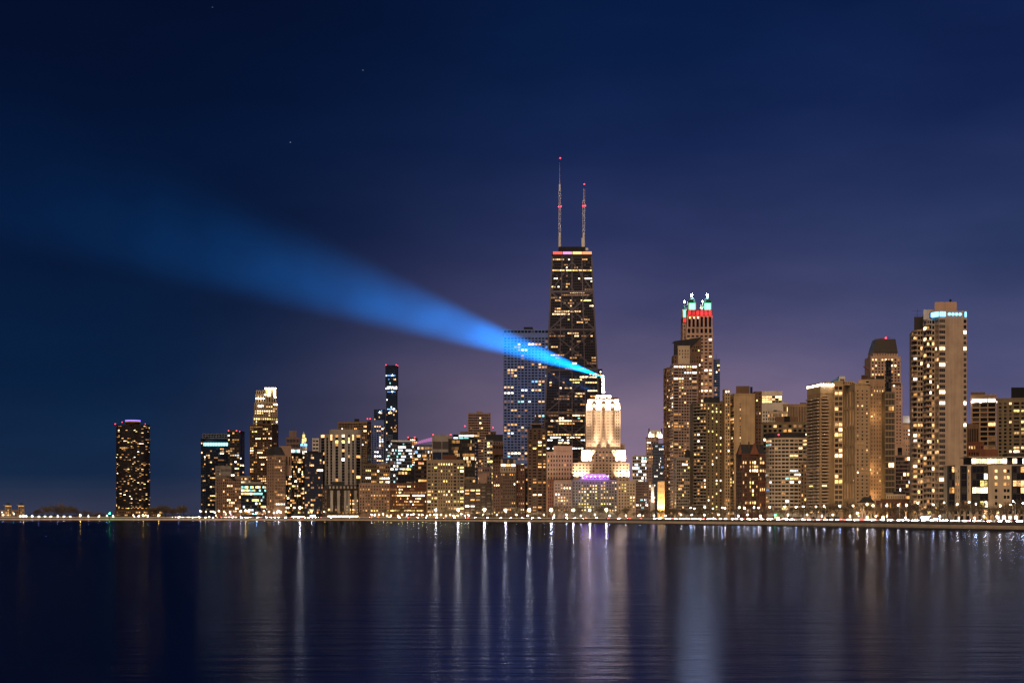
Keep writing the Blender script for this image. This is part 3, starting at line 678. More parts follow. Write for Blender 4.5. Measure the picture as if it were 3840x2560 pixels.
# --- pier head house: two small lit towers
for (x0, x1, lb) in ((18, 43, 'small lit pier tower with a dark dome, the outermost of the pair'), (68, 91, 'small lit pier tower with a dark dome beside the tree clump')):
    D = 2680; o = Bld('pier_tower', lb, (PX((x0 + x1) / 2, D), D + 6, GZ), 'tower'); pl, yw = plan3(x0, x0, x1, D, 'F', 12)
    o.block(pl, GZ, PZ(1894, D), 'stone', [W(3, 4, .5, .6, .25, 'warm', mb=2, mt=2)])
    ct = sum(pl) / 4; w = (PX(x1, D) - PX(x0, D)) / 2
    mb = MB(); mb.box(ct[0] - w - .7, ct[0] + w + .7, ct[1] - w - .7, ct[1] + w + .7, PZ(1894, D), PZ(1892, D)); o.mbuild(mb, 'cornice', ['cream'])
    mb = MB(); mb.ball((ct[0], ct[1], PZ(1892, D)), w * .7, 0, 10, 6, .8); mb.tube((ct[0], ct[1], PZ(1888, D)), (ct[0], ct[1], PZ(1885, D)), .3, .1, 5); o.mbuild(mb, 'dome', ['slate'])
    o.panel('lit_band', x0 + 1, x1 - 1, 1896, 1897.5, D - .6, 'lit_w1'); o.finish()
o = bld('pier_shed', 'long low dark shed between the twin pier towers', -60, -60, 92, 2700, 1913, 'F', 20, 'pinkstone', W(26, 2, .6, .5, .3, 'warm', mb=2)).finish()

# --- black lobed tower
D = 3250; xc, yc = PX(489, D), D + 33; Rr = PX(552, D) - PX(489, D)
o = Bld('lobed_tower', 'black three-lobed glass tower standing alone on the far shore', (xc, yc, GZ))
pl = []; N = 54
for k in range(N):
    th = 2 * math.pi * k / N; r_ = Rr * (.86 + .155 * math.cos(3 * (th + math.pi / 2) + math.pi)); pl.append((xc + r_ * math.cos(th) * 1.08, yc + r_ * math.sin(th)))
z1 = PZ(1590, D); sp = []
for k in range(N):
    mx = (pl[k][1] + pl[(k + 1) % N][1]) / 2
    sp.append(W(1, 62, .95, .42, .2, 'warm', 'bare', ml=.05, mr=.05, mb=16, mt=2, depth=.3, run=.75, blind=.1) if mx < yc + 12 else None)
o.block(pl, GZ, z1, 'bronze', sp, roof='black')
mb = MB(); mb.prism([(xc + 14 * math.cos(t_), yc - 12 + 14 * math.sin(t_)) for t_ in np.linspace(0, 2 * math.pi, 25)[:-1]], z1, PZ(1574, D)); o.mbuild(mb, 'roof_drum', ['bronze'])
mb = MB(); mb.prism([(xc + 14.8 * math.cos(t_), yc - 12 + 14.8 * math.sin(t_)) for t_ in np.linspace(0, 2 * math.pi, 25)[:-1]], PZ(1576, D), PZ(1573, D)); o.mbuild(mb, 'violet_ring', ['strip_violet'])
mb = MB(); mb.prism([(xc + 14.4 * math.cos(t_), yc - 12 + 14.4 * math.sin(t_)) for t_ in np.linspace(0, 2 * math.pi, 25)[:-1]], PZ(1580, D), PZ(1577, D)); o.mbuild(mb, 'restaurant_band', ['lit_w3'])
o.warn(432, 1589, D).warn(458, 1582, D - 20, .7).warn(545, 1589, D, .6); o.finish()
o = bld('tower_podium', 'wide low podium at the foot of the black lobed tower', 430, 430, 610, 3120, 1913, 'F', 40, 'brown', W(30, 2, .5, .5, .4, 'warm')).finish()

# --- left cluster
o = bld('sign_tower', 'dark glass tower with a cyan lit band under its crown', 753, 771, 856, 2750, 1644, 'L', 26, 'bluedark', W(11, rows(1672, 1920, 8.3), .85, .55, .26, 'warm', 'bare', mb=8, mt=11), W(3, 31, .7, .6, .3, 'mixed', mb=8, frame='frame_light'))
o.pent(759, 853, 1625, mat='greyblue', spec=W(9, 2, .7, .7, .0), off=3); o.panel('sign_band', 763, 854, 1659, 1671, o.D - 1.2, 'strip_cyan', .6).data.materials[0]
for k in range(9): o.panel('sign_mullion', 765 + k * 10, 766.2 + k * 10, 1659, 1671, o.D - 1.5, 'charcoal', .3)
o.finish()
o = bld('rounded_corner_tower', 'dark tower with red roof beacons just behind the cyan-banded tower', 852, 898, 917, 2900, 1617, 'R', 24, 'charcoal', W(5, 37, .8, .6, .28, 'mixed', 'bare', mb=6), W(2, 37, .6, .6, .2, 'mixed', 'bare'))
o.pent(858, 890, 1611, mat='charcoal').warn(857, 1614, 2895).warn(887, 1614, 2895).warn(899, 1617, 2895, .7).finish()
bld('pale_slab', 'pale plain slab with blank upper wall before the cyan-banded tower', 807, 827, 867, 2650, 1748, 'L', 24, 'pale', W(8, 4, .5, .4, .05, mb=40), W(4, 18, .6, .5, .08)).clutter(3).finish()
o = bld('pinkish_block', 'pinkish stone block with gridded windows left of the glass office', 812, 834, 905, 2600, 1792, 'L', 30, 'pinkstone', W(9, 13, .55, .6, .22, 'warm', mb=3), W(3, 13, .5, .55, .1))
o.pent(850, 880, 1786, mat='slate'); o.finish()
bld('grey_office', 'grey office slab with lit top floors behind the glass office', 880, 880, 940, 2640, 1786, 'F', 26, 'grey', W(8, 12, .8, .5, .2, 'warm', rowlit={-1: .6, -2: .7})).clutter(3).finish()

o = bld('crown_tower', 'tall pale stepped tower with a golden floodlit crown', 949, 949, 1043, 3200, 1563, 'F', 34, 'cream', W(11, 34, .55, .55, .25, 'yellow', mb=6, rowlit={-1: (.8, 'yellow'), -3: .6}))
D = 3203
o.pent(953, 1041, 1510, D, 30, 'cream', W(10, 6, .5, .62, .15, 'yellow', rowlit={2: (.9, 'bright'), 1: .5, 4: .5}), 'setback', off=0); z5 = PZ(1510, D)
o.pent(958, 1036, 1478, D, 26, 'cream', W(8, 1, .45, .9, 0), 'setback', z0=z5, off=2); z6 = PZ(1478, D + 2)
o.pent(960, 994, 1463, D, 22, 'cream', W(4, 1, .4, .8, 0), 'crown', z0=z6, off=3)
o.pent(992, 1036, 1456, D, 22, 'cream', W(3, 1, .5, .8, 1, 'yellow'), 'crown', z0=z6, off=3)
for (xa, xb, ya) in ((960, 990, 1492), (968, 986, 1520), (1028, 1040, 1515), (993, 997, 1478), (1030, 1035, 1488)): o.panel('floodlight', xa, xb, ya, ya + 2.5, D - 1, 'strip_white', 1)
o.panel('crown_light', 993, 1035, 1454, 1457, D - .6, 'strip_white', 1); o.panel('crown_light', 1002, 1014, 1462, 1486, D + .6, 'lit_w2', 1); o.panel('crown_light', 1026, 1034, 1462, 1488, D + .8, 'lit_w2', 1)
o.finish()
o = bld('brown_apartment_tower', 'brown apartment tower with many lit windows below the golden crown', 936, 1020, 1044, 2800, 1592, 'R', 20, 'brown', W(12, 38, .7, .55, .3, 'warm', mb=4), W(4, 38, .5, .5, .1))
o.pent(963, 1017, 1573, mat='brown', spec=W(3, 1, .6, .6, 0)); o.finish()
o = bld('green_glass_office', 'dark glass office with greenish lit floors above the traffic', 903, 903, 999, 2530, 1817, 'F', 28, 'bluedark', W(14, 9, .94, .62, .2, 'green', 'bare', mb=4, mt=1, rowlit={-1: (.95, 'green'), -2: (.8, 'green'), -3: (.75, 'green')}))
o.pent(922, 985, 1806, mat='grey', off=6); o.finish()
o = bld('arched_stone_tower', 'stone tower with a lit arched entrance and a dark mansard roof', 1001, 1028, 1070, 2480, 1708, 'L', 26, 'pinkstone', W(7, 16, .45, .55, .18, 'warm', mb=18, rowlit={0: (.9, 'bright')}), W(3, 17, .4, .5, .08, mb=14))
D = 2478; mb = MB(); p = o.plan; c_ = sum(np.array(q) for q in p) / 4; tp = [tuple(np.array(q) * .55 + c_ * .45) for q in p]; mb.prism(p, o.z1 + .9, PZ(1674, D), 0, tp); o.mbuild(mb, 'mansard_roof', ['slate'])
o.pent(1048, 1093, 1671, D, 20, 'pinkstone', W(4, 1, .4, .3, .2), 'upper_block', z0=o.z1 - 30, off=24)
mb = MB()
for k in range(9):
    t0, t1 = math.pi * k / 9, math.pi * (k + 1) / 9; cx_, cz_ = PX(1046, D - 1), GZ + 7
    q = [(cx_ + r_ * math.cos(t_), D - .9, cz_ + r_ * math.sin(t_)) for t_ in (t0, t1) for r_ in (2.2, 3.4)]; mb.add(q, [(0, 1, 3, 2)])
o.mbuild(mb, 'arch_light', ['strip_white']); o.finish()
# --- dark steel towers
o = bld('steel_tower', 'black steel and glass apartment tower behind the brightest lamp', 1071, 1094, 1142, 2500, 1704, 'L', 24, 'black', W(10, 24, .88, .7, .32, 'warm', 'bare', mb=6, mt=2, depth=.25, blind=.45, rowlit={2: .8, -2: .7}), W(5, 24, .85, .7, .3, 'warm', 'bare', mb=6, mt=2, depth=.25, blind=.45))
o.pent(1092, 1135, 1698, mat='black'); o.panel('lobby_light', 1094, 1141, 1936, 1940, o.D - .8, 'strip_white', .4); o.finish()
o = bld('steel_tower', 'second black steel tower, right of and darker than its twin', 1142, 1142, 1212, 2440, 1697, 'F', 26, 'black', W(12, 24, .9, .7, .16, 'warm', 'bare', mb=6, mt=2, depth=.25, pane='pane_blue', blind=.05))
o.pent(1150, 1195, 1690, mat='black', off=8); o.finish()
# far small things on the skyline between
bld('far_office', 'far pale office with a white lit band on the skyline', 1073, 1073, 1126, 3100, 1640, 'F', 20, 'pinkgrey', W(9, 6, .7, .6, .05, 'cool', rowlit={-3: (1, 'cool'), -4: (.8, 'cool')}, mb=90)).pent(1084, 1112, 1614, mat='pinkgrey').finish()
D = 3150; o = Bld('clock_tower', 'small floodlit pointed tower with a blue-lit top on the skyline', (PX(1139, D), D + 6, GZ), 'tower')
pl, _ = plan3(1126, 1126, 1152, D, 'F', 12); o.block(pl, GZ, PZ(1668, D), 'white', [W(4, 3, .4, .7, .5, 'warm', mb=110)])
c_ = sum(pl) / 4; sq = lambda w: [(c_[0] - w, c_[1] - w), (c_[0] + w, c_[1] - w), (c_[0] + w, c_[1] + w), (c_[0] - w, c_[1] + w)]
mb = MB(); mb.prism(sq(5.2), PZ(1668, D), PZ(1640, D), 0, sq(2.6)); o.mbuild(mb, 'spire_stage', ['white']); mb = MB(); mb.prism(sq(2.2), PZ(1640, D), PZ(1628, D)); o.mbuild(mb, 'lantern', ['lit_y1'])
mb = MB(); mb.prism(sq(1.4), PZ(1628, D), PZ(1617, D), 0, sq(.2)); o.mbuild(mb, 'finial', ['white'])
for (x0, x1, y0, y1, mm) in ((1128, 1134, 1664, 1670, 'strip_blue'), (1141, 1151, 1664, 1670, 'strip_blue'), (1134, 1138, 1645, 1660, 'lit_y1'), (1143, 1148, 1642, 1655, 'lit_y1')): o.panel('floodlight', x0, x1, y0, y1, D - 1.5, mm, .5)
o.finish()
bld('far_white_block', 'far small white block with dark bands left of the ribbed tower', 1171, 1171, 1196, 2950, 1644, 'F', 16, 'white', W(2, 12, .8, .5, .12, mb=60)).finish()
# --- ribbed concrete tower
D = 2450; o = Bld('ribbed_tower', 'pale concrete tower with dark vertical window slots and rounded core', (PX(1275, D), D + 18, GZ))
z1 = PZ(1627, D); pl = [(PX(1196, D), D + 14), (PX(1218, D), D + 4), (PX(1250, D), D), (PX(1300, D), D), (PX(1332, D), D + 3), (PX(1353, D), D + 12), (PX(1350, D), D + 36), (PX(1200, D), D + 36)]
sl = lambda n, w=.62, l=.16: W(n, 27, w, .9, l, 'warm', 'bare', mb=6, mt=0.5, depth=.8, rowlit={-1: (.85, 'warm')}, blind=.05, ml=.3, mr=.3)
o.plan = [pl[0], pl[5], pl[6], pl[7]]; o.z1 = z1; o.yaw = 0; o.D = D
o.block(pl, GZ, z1, 'pale', [sl(1, .75), sl(2, .5), sl(2, .42), sl(2, .4), sl(1, .7)])
mb = MB(); mb.prism([(PX(1290, D) + 14 * math.cos(t_) * (1.75 if True else 1), D + 18 + 12 * math.sin(t_)) for t_ in np.linspace(0, 2 * math.pi, 21)[:-1]], z1, PZ(1608, D)); o.mbuild(mb, 'roof_core', ['pale']); o.clutter(2); o.finish()
o = bld('grid_office', 'dark office with a fine tan window grid behind the ribbed tower', 1267, 1376, 1392, 2700, 1582, 'R', 24, 'tan', W(18, 40, .78, .68, .06, 'warm', 'bare', mb=6, mt=1.5, depth=.4, rowlit={-6: (.35, 'bright'), -20: .5}), W(4, 40, .6, .7, .1))
o.pent(1329, 1347, 1570, mat='black'); o.finish()
o = bld('slender_white_tower', 'slim bluish white tower with vertical bays beside the tan grid', 1376, 1392, 1440, 2900, 1575, 'L', 20, 'bluewhite', W(5, 43, .6, .62, .3, 'mixed', 'bare', mt=9), W(2, 43, .5, .6, .2))
o.warn(1378, 1570).warn(1388, 1570).finish()
# --- tall dark glass tower, red corners
D = 3300; o = Bld('stepped_glass_tower', 'tallest dark glass tower of the left skyline, with red roof corners', (PX(1467, D), D + 14, GZ))
def quad(x0, x1, d=28): return [(PX(x0, D), D), (PX(x1, D), D), (PX(x1, D), D + d), (PX(x0, D), D + d)]
seg = [(1930, 1447, 1489), (1620, 1447, 1489), (1530, 1448, 1487), (1460, 1445, 1490), (1447, 1445, 1490), (1369, 1446, 1487)]
for i in range(len(seg) - 1):
    (ya, a0, a1), (yb, b0, b1) = seg[i], seg[i + 1]; nr = max(1, round((ya - yb) / 7))
    o.block(quad(a0, a1), max(GZ, PZ(ya, D)), PZ(yb, D), 'bluedark', [W(9, nr, .9, .75, (.05, .22, .03, .9, .03)[i] if nr > 1 else .9, 'cool' if i != 1 else 'warm', 'bare', mb=.3, mt=.3, depth=.2, pane='pane_blue', blind=0)], name='glass_stage', cap=(i == len(seg) - 2))
for y in (1467, 1406, 1532): o.panel('work_lights', 1452, 1482, y, y + 3, D - .7, 'lit_b1', .4); o.warn(1471 if y < 1500 else 1476, y + 1, D - 2, 1.0, 'work_white', 'work_lamp')
o.warn(1447, 1368).warn(1486, 1368).warn(1491, 1371); 
o.block([(PX(1404, D), D - 12), (PX(1444, D), D - 12), (PX(1444, D), D + 12), (PX(1404, D), D + 12)], GZ, PZ(1534, D - 12), 'bluedark', [W(9, 50, .88, .7, .1, 'mixed', 'bare', depth=.2, pane='pane_blue', blind=0)], name='lower_shaft'); o.warn(1424, 1545, D - 14, 1.0, 'work_white', 'work_lamp'); o.finish()
o = bld('hospital_slab', 'glassy hospital slab with pale lit floors and white roof edge', 1447, 1463, 1546, 2750, 1651, 'L', 30, 'greyblue', W(14, 20, .92, .55, .4, 'cool', 'bare', mb=20, mt=3), W(3, 20, .9, .5, .3, 'cool', 'bare', mb=20))
o.pent(1447, 1472, 1630, mat='greyblue', spec=W(3, 2, .8, .6, .1)); o.panel('roof_edge', 1466, 1546, 1650, 1655, o.D - 1, 'paint_white', 1); o.finish()
bld('red_beacon_block', 'small block with red roof beacons and coloured lights beside the hospital', 1529, 1529, 1566, 2950, 1643, 'F', 18, 'charcoal', W(5, 20, .7, .6, .35, 'mixed', mb=60)).warn(1531, 1639).warn(1555, 1639).finish()
D = 2800; o = bld('pink_crowned_hospital', 'curved glass hospital with a glowing pink crown', 1554, 1554, 1622, D, 1668, 'F', 30, 'greyblue', W(12, 14, .9, .6, .35, 'mixed', 'bare', mb=30, mt=2))
for k in range(8):
    u = k / 7; x0 = 1555 + k * 8.2; yb = 1668 - 14 * u ** .6; o.panel('crown_glass', x0, x0 + 7.6, yb - 14 + 6 * (1 - u), yb, D - 2 + 4 * (1 - u), 'strip_pink', 1)
o.warn(1618, 1648); o.finish()
bld('pale_office_slab', 'pale boxy office with large dark glass panels behind the finned slab', 1620, 1620, 1694, 2650, 1631, 'F', 26, 'pale', W(2, 5, .93, .72, 0, mb=40, mt=8, depth=.5, pane='pane_blue', rowlit={2: (.7, 'warm')})).warn(1624, 1629).warn(1690, 1629).finish()

# --- front row of older blocks
o = bld('bay_windowed_block', 'grey-brown ornate block with white bay windows and dormered mansard', 1208, 1226, 1346, 2385, 1834, 'L', 26, 'darkbrown', W(9, 8, .6, .72, .34, 'warm', 'cross', 'frame_light', mb=5, mt=1, depth=.5), W(2, 8, .6, .7, .12, frame='frame_light', mb=5))
p = o.plan; c_ = sum(np.array(q) for q in p) / 4; tp = [tuple(np.array(q) * .86 + c_ * .14) for q in p]
mb = MB(); mb.prism(p, o.z1 + .9, PZ(1817, o.D), 0, tp); o.mbuild(mb, 'mansard_roof', ['slate'])
for k in range(8): o.panel('dormer', 1234 + k * 13.5, 1240 + k * 13.5, 1822, 1831, o.D - .2, 'frame_light', 2.2)
for k in (1, 3, 5, 6, 8): o.panel('bay_front', 1226 + k * 12.8, 1236 + k * 12.8, 1838, 1922, o.D - 1.4, 'pale', .25)
o.pent(1245, 1290, 1805, mat='slate', off=10); o.panel('shopfront_light', 1228, 1344, 1932, 1939, o.D - 1.8, 'lit_w2', .5); o.finish()
bld('square_windowed_block', 'pinkish tan block with a regular grid of small square windows', 1346, 1346, 1462, 2340, 1812, 'F', 26, 'pinkstone', W(11, 9, .42, .45, .16, 'warm', mb=8, mt=2, depth=.5, rowlit={0: (.7, 'yellow'), 5: .5, 2: .4}), cap=300).clutter(5, hmax=3).finish()
bld('red_brick_block', 'dark red brick block with rows of narrow lit windows', 1462, 1462, 1600, 2300, 1812, 'F', 26, 'redbrick', W(26, 9, .5, .52, .2, 'warm', 'cross', 'frame_light', mb=8, mt=2, run=.7, rowlit={2: .55, 3: .6, 6: .5, 0: (.6, 'yellow')})).clutter(5, hmax=3).finish()
bld('grey_midrise', 'grey midrise with few lit windows below the tan grid office', 1355, 1355, 1414, 2420, 1740, 'F', 20, 'olive', W(8, 14, .6, .5, .15, 'warm')).clutter(3).finish()
bld('lit_tan_midrise', 'tan midrise with bright lit floors above the square-windowed block', 1413, 1413, 1462, 2400, 1742, 'F', 20, 'tan', W(6, 14, .7, .5, .3, 'warm', rowlit={-4: (.7, 'bright'), -3: .5, -5: .5})).pent(1462, 1480, 1728, mat='pinkgrey').clutter(3).finish()
o = bld('gold_sign_block', 'dark low block with a gold lit sign on its roof', 1491, 1491, 1554, 2420, 1762, 'F', 20, 'black', W(5, 10, .7, .6, .12, 'warm'))
for k in range(4): o.panel('gold_sign', 1510 + k * 8, 1516.5 + k * 8, 1755, 1762, o.D - 1, 'lit_y1', .5)
o.finish()
bld('banded_block', 'dark block with pale horizontal bands beside the gold sign', 1556, 1556, 1602, 2400, 1726, 'F', 20, 'darkbrown', W(4, 13, .9, .5, .25, 'warm', 'bare', rowlit={6: (.8, 'bright'), 7: .8})).clutter(3).warn(1573, 1735).finish()
bld('gridded_stone_block', 'broad pale stone block of fifteen floors with warm lit windows', 1600, 1600, 1742, 2215, 1725, 'F', 26, 'beige', W(14, 15, .55, .52, .18, 'yellow', 'split', mb=6, mt=3, depth=.5, colw=[(1.6, .7), (1.0, .4), (1.6, .62), (1, .4), (1, .4), (1, .4), (1, .4), (1, .4), (1, .4), (1.6, .62), (1, .45), (1.8, .7)], rowlit={-1: .75, -3: .7, -7: .5, -9: .6, -10: .5, 1: .4})).pent(1660, 1714, 1705, mat='redbrick', off=8).clutter(4).finish()
o = bld('finned_slab', 'dark slab of close vertical fins with a white lit penthouse', 1681, 1781, 1792, 2350, 1646, 'R', 24, 'charcoal', W(26, 22, .5, .86, .17, 'warm', 'bare', mb=6, mt=1, depth=.8, run=.8), W(2, 22, .7, .6, .2, bal=dict(mat='pale', d=1.4)))
o.pent(1698, 1780, 1628, mat='charcoal', spec=W(4, 2, .85, .7, .75, 'cool', 'bare', mb=.3, mt=.3), off=2); o.finish()
o = bld('pink_balcony_tower', 'far pinkish tower with continuous balcony bands on the skyline', 1755, 1755, 1840, 2750, 1550, 'F', 26, 'pinkstone', W(12, 36, .86, .55, .16, 'warm', 'bare', mb=20, mt=1, depth=1.2)); o.pent(1787, 1808, 1541, mat='pinkstone').finish()
bld('pale_shoulder_block', 'low pale blocks with red beacons flanking the pink balcony tower', 1726, 1726, 1860, 2800, 1619, 'F', 16, 'pinkgrey', W(16, 20, .5, .4, .05)).warn(1743, 1597).warn(1849, 1602).finish()
bld('blank_dark_block', 'plain dark block beside the blue-grey gridded skyscraper', 1822, 1822, 1886, 2520, 1631, 'F', 24, 'slate', W(5, 2, .7, .2, 0)).finish()
bld('white_lattice_block', 'white gridded block with one column of lit square windows', 1814, 1814, 1849, 2450, 1653, 'F', 18, 'pale', W(3, 24, .75, .62, .05, 'yellow', mb=4, collit={1: .85})).finish()
o = bld('brown_crowned_block', 'brown block with a blank dark panel and stone crown', 1847, 1891, 1904, 2330, 1668, 'R', 20, 'brown', W(4, 20, .6, .5, .06)); o.pent(1849, 1888, 1654, mat='pinkgrey', spec=W(4, 1, .5, .7, 0), off=2); o.panel('blank_panel', 1851, 1888, 1683, 1705, o.D - .8, 'darkbrick', .5); o.finish()
bld('low_pink_block', 'low pinkish block with lit windows behind the bay-fronted block', 1791, 1791, 1845, 2230, 1752, 'F', 18, 'pinkgrey', W(6, 12, .55, .5, .22, 'warm')).clutter(4).pent(1795, 1825, 1775, D=2200, mat='pinkstone', z0=GZ).finish()
bld('bay_fronted_block', 'brown block with pale window bays right of the gridded stone block', 1740, 1740, 1845, 2115, 1814, 'F', 24, 'darkbrown', W(5, 9, .72, .5, .14, 'warm', 'wide', 'frame_light', mb=5, mt=2, depth=.5)).clutter(6, hmax=3).pent(1745, 1785, 1792, mat='olive', spec=W(3, 1, .6, .5, .7, 'yellow'), off=8).finish()
# --- tower with the lit arcade
D = 2060; o = Bld('arcade_tower', 'brown brick tower of three wings with a brightly lit top arcade', (PX(1908, D), D + 14, GZ))
for (x0, x1, yt, dd, n) in ((1849, 1876, 1742, 10, 3), (1935, 1968, 1740, 10, 4)):
    o.block([(PX(x0, D + dd), D + dd), (PX(x1, D + dd), D + dd), (PX(x1, D + dd), D + 34), (PX(x0, D + dd), D + 34)], GZ, PZ(yt, D + dd), 'darkbrick', [W(n, 16, .42, .5, .12, 'warm', mb=5, mt=1, rowlit={-2: .3})], name='wing')
pc = [(PX(1876, D), D), (PX(1935, D), D), (PX(1935, D), D + 30), (PX(1876, D), D + 30)]; z1 = PZ(1737, D); zt = PZ(1770, D)
o.block(pc, GZ, zt, 'brown', [W(7, 13, .42, .5, .14, 'warm', mb=5, mt=1, rowlit={-1: .7, -3: .4, 1: .4})]); pp = [(x_, y_ - .5 if y_ < D + 1 else y_) for x_, y_ in pc]
o.block(pp, zt, PZ(1750, D), 'stone', [W(6, 1, .35, .7, .1)], name='stone_band'); o.block(pc, PZ(1750, D), z1, 'stone', [W(3, 1, .85, .75, 1, 'bright', 'split', mb=.3, mt=.3)], name='arcade')
mb = MB(); mb.prism(pc, z1, PZ(1717, D), 0, [(PX(1886, D), D + 6), (PX(1926, D), D + 6), (PX(1926, D), D + 22), (PX(1886, D), D + 22)]); o.mbuild(mb, 'mansard_roof', ['slate'])
for (x0, x1) in ((1878, 1886), (1902, 1910), (1925, 1934)): o.panel('dormer', x0, x1, 1722, 1737, D - .4, 'stone', 3)
o.finish()
bld('black_gap_block', 'unlit black block in the gap right of the arcade tower', 1930, 1930, 1992, 2150, 1758, 'F', 16, 'black', W(6, 12, .5, .5, .03)).finish()
# --- spired tower
D = 2000; o = bld('spired_tower', 'dark brown tower with a tall pointed spire in front of the skyscrapers', 1978, 1978, 2051, D, 1650, 'F', 26, 'brown', W(4, 24, .55, .45, .2, 'warm', 'split', mb=4, mt=.5, depth=.5, colw=[(1, .5), (1.3, .62), (1.3, .62), (1, .5)], rowlit={-2: .7, -4: .5, -8: .6, -9: .5}))
o.pent(1980, 2049, 1607, D, 24, 'brown', W(4, 4, .5, .6, .06, 'warm', mb=1, rowlit={0: .6, 1: .5}), 'upper_stage', off=.5); zz = PZ(1607, D + .5)
o.pent(1992, 2033, 1590, D, 20, 'brown', W(1, 1, .9, .9, 0, mb=.5, mt=.5), 'belvedere', z0=zz, off=2); o.panel('cornice', 1990, 2035, 1587, 1590, D + 1, 'stone', 20)
zc = PZ(1587, D + 2); cx_, cyy = PX(2013, D), D + 12
ring = lambda w: [(cx_ + w * math.cos(t_), cyy + w * math.sin(t_)) for t_ in np.linspace(0, 2 * math.pi, 9)[:-1]]
mb = MB()
for (r0, r1, ya, yb) in ((6.2, 3.6, 1587, 1578), (3.6, 2.0, 1578, 1566), (2.0, 1.1, 1566, 1555), (1.1, .12, 1555, 1540)): mb.prism(ring(r0), PZ(ya, D), PZ(yb, D), 0, ring(r1))
o.mbuild(mb, 'spire', ['slate'])
for x in (1982, 2046): o.panel('corner_turret', x - 4, x + 4, 1598, 1607, D + .3, 'slate', 6)
o.finish()
bld('narrow_brown_block', 'narrow brown brick block left of the long hotel', 2052, 2052, 2078, 1950, 1798, 'F', 18, 'redbrick', W(3, 11, .4, .5, .2, 'warm')).finish()
bld('pink_ribbed_block', 'pink stone block with pale vertical ribs and a blank top', 2050, 2050, 2147, 1960, 1696, 'F', 24, 'pinkstone', W(9, 14, .42, .5, .05, 'warm', mb=4, mt=2, depth=.7)).pent(2075, 2147, 1671, mat='pinkstone', off=1).finish()

# --- blue-grey gridded skyscraper
o = bld('gridded_skyscraper', 'tall blue-grey gridded skyscraper left of the black braced tower', 1887, 1887, 2058, 2300, 1250, 'F', 34, 'bluewhite', W(13, 61, .68, .55, .17, 'mixed', 'bare', mb=8, mt=5, depth=.6, run=.5, skip=lambda i, j: j == 17, rowlit={18: .45, 20: (.8, 'bright'), 21: (.6, 'bright')}, blind=.1))
o.pent(1887, 2058, 1235, o.D, 34, 'bluewhite', W(13, 1, .8, .8, 0, mb=.2, mt=1), 'top_storey', off=0); o.pent(1964, 1998, 1226, mat='black', z0=PZ(1236, 2300), off=6); o.finish()

# --- the black tapering braced tower
wallmat('brace_steel', (.085, .07, .066), .5)
D = 2078; o = Bld('braced_tower', 'tallest tapering black tower with cross bracing, coloured crown lights and twin masts', (PX(2146, D), D + 25, GZ))
b0, b1, t0_, t1_ = PX(2026, D), PX(2266, D), PX(2072, D), PX(2220, D); zt = PZ(957, D)
yb0, yb1, yt0, yt1 = D, D + 50, D + 10, D + 40
pb = [(b0, yb0), (b1, yb0), (b1, yb1), (b0, yb1)]; pt = [(t0_, yt0), (t1_, yt0), (t1_, yt1), (t0_, yt1)]
rl = {-5: (1, 'yellow'), -6: .05, -8: (.4, 'bright'), 40: .05, 35: .6, 34: .45, 31: .5, 26: (.75, 'bright'), 25: (.75, 'cool'), 22: (.7, 'cool'), 44: .03, 43: .02, 42: .02, 18: .3, 14: .35, 12: (.4, 'cool')}
for j in range(5, 34): rl.setdefault(j, (.14, 'mixed'))
o.block(pb, GZ, zt, 'bronze', [W(20, 92, .8, .46, .11, 'warm', 'bare', mb=10, mt=2, depth=.3, run=.7, rowlit=rl, blind=.12), None, None, W(12, 92, .8, .46, .1, 'warm', 'bare', mb=10, mt=2)], top=pt, roof='black')
def hp(u, v, out=.7):                     # point on the front face: u across, v up
    x = (b0 + (b1 - b0) * u) * (1 - v) + (t0_ + (t1_ - t0_) * u) * v; y = yb0 * (1 - v) + yt0 * v - out; return Vector((x, y, GZ + (zt - GZ) * v))
def bar(name, A, B, w, d=.9):
    dr = (B - A).normalized(); sd = Vector((dr.z, 0, -dr.x)).normalized() * w / 2; yv = Vector((0, d, 0)); mb = MB()
    q = [A - sd, A + sd, B + sd, B - sd]; mb.add([*q, *[p_ + yv for p_ in q]], [(0, 1, 2, 3), (7, 6, 5, 4), (0, 4, 5, 1), (1, 5, 6, 2), (2, 6, 7, 3), (3, 7, 4, 0)]); return o.mbuild(mb, name, ['brace_steel'])
lv = [.045, .225, .40, .565, .72, .865, 1.0]
for i in range(5): bar('column', hp(i / 4, 0), hp(i / 4, 1), 1.9 if i in (0, 4) else 1.3)
for k in range(len(lv) - 1):
    if k < 5: bar('brace', hp(.0, lv[k], .9), hp(1., lv[k + 1], .9), 1.5); bar('brace', hp(1., lv[k], 1.0), hp(.0, lv[k + 1], 1.0), 1.5)
    else: bar('brace', hp(.0, lv[k], .9), hp(.5, lv[k + 1] - .02, .9), 1.4); bar('brace', hp(1., lv[k], .9), hp(.5, lv[k + 1] - .02, .9), 1.4)
    bar('floor_belt', hp(0, lv[k], .8), hp(1, lv[k], .8), 2.6)
cb_ = o.block([(x_, y_) for x_, y_ in pt], zt, PZ(940, D), 'black', [None] * 4, name='crown_block')
for (x0, x1, mm) in ((2074, 2109, 'band_red'), (2111, 2145, 'band_pink'), (2147.5, 2182, 'band_gold'), (2184, 2219, 'band_orange')):
    for k in range(6): w = (x1 - x0) / 6; o.panel('crown_light', x0 + k * w, x0 + (k + .9) * w, 943.5, 953, yt0 - .6, mm, .5, cb_)
o.panel('roof_house', 2095, 2196, 925, 940, D + 16, 'black', 16)
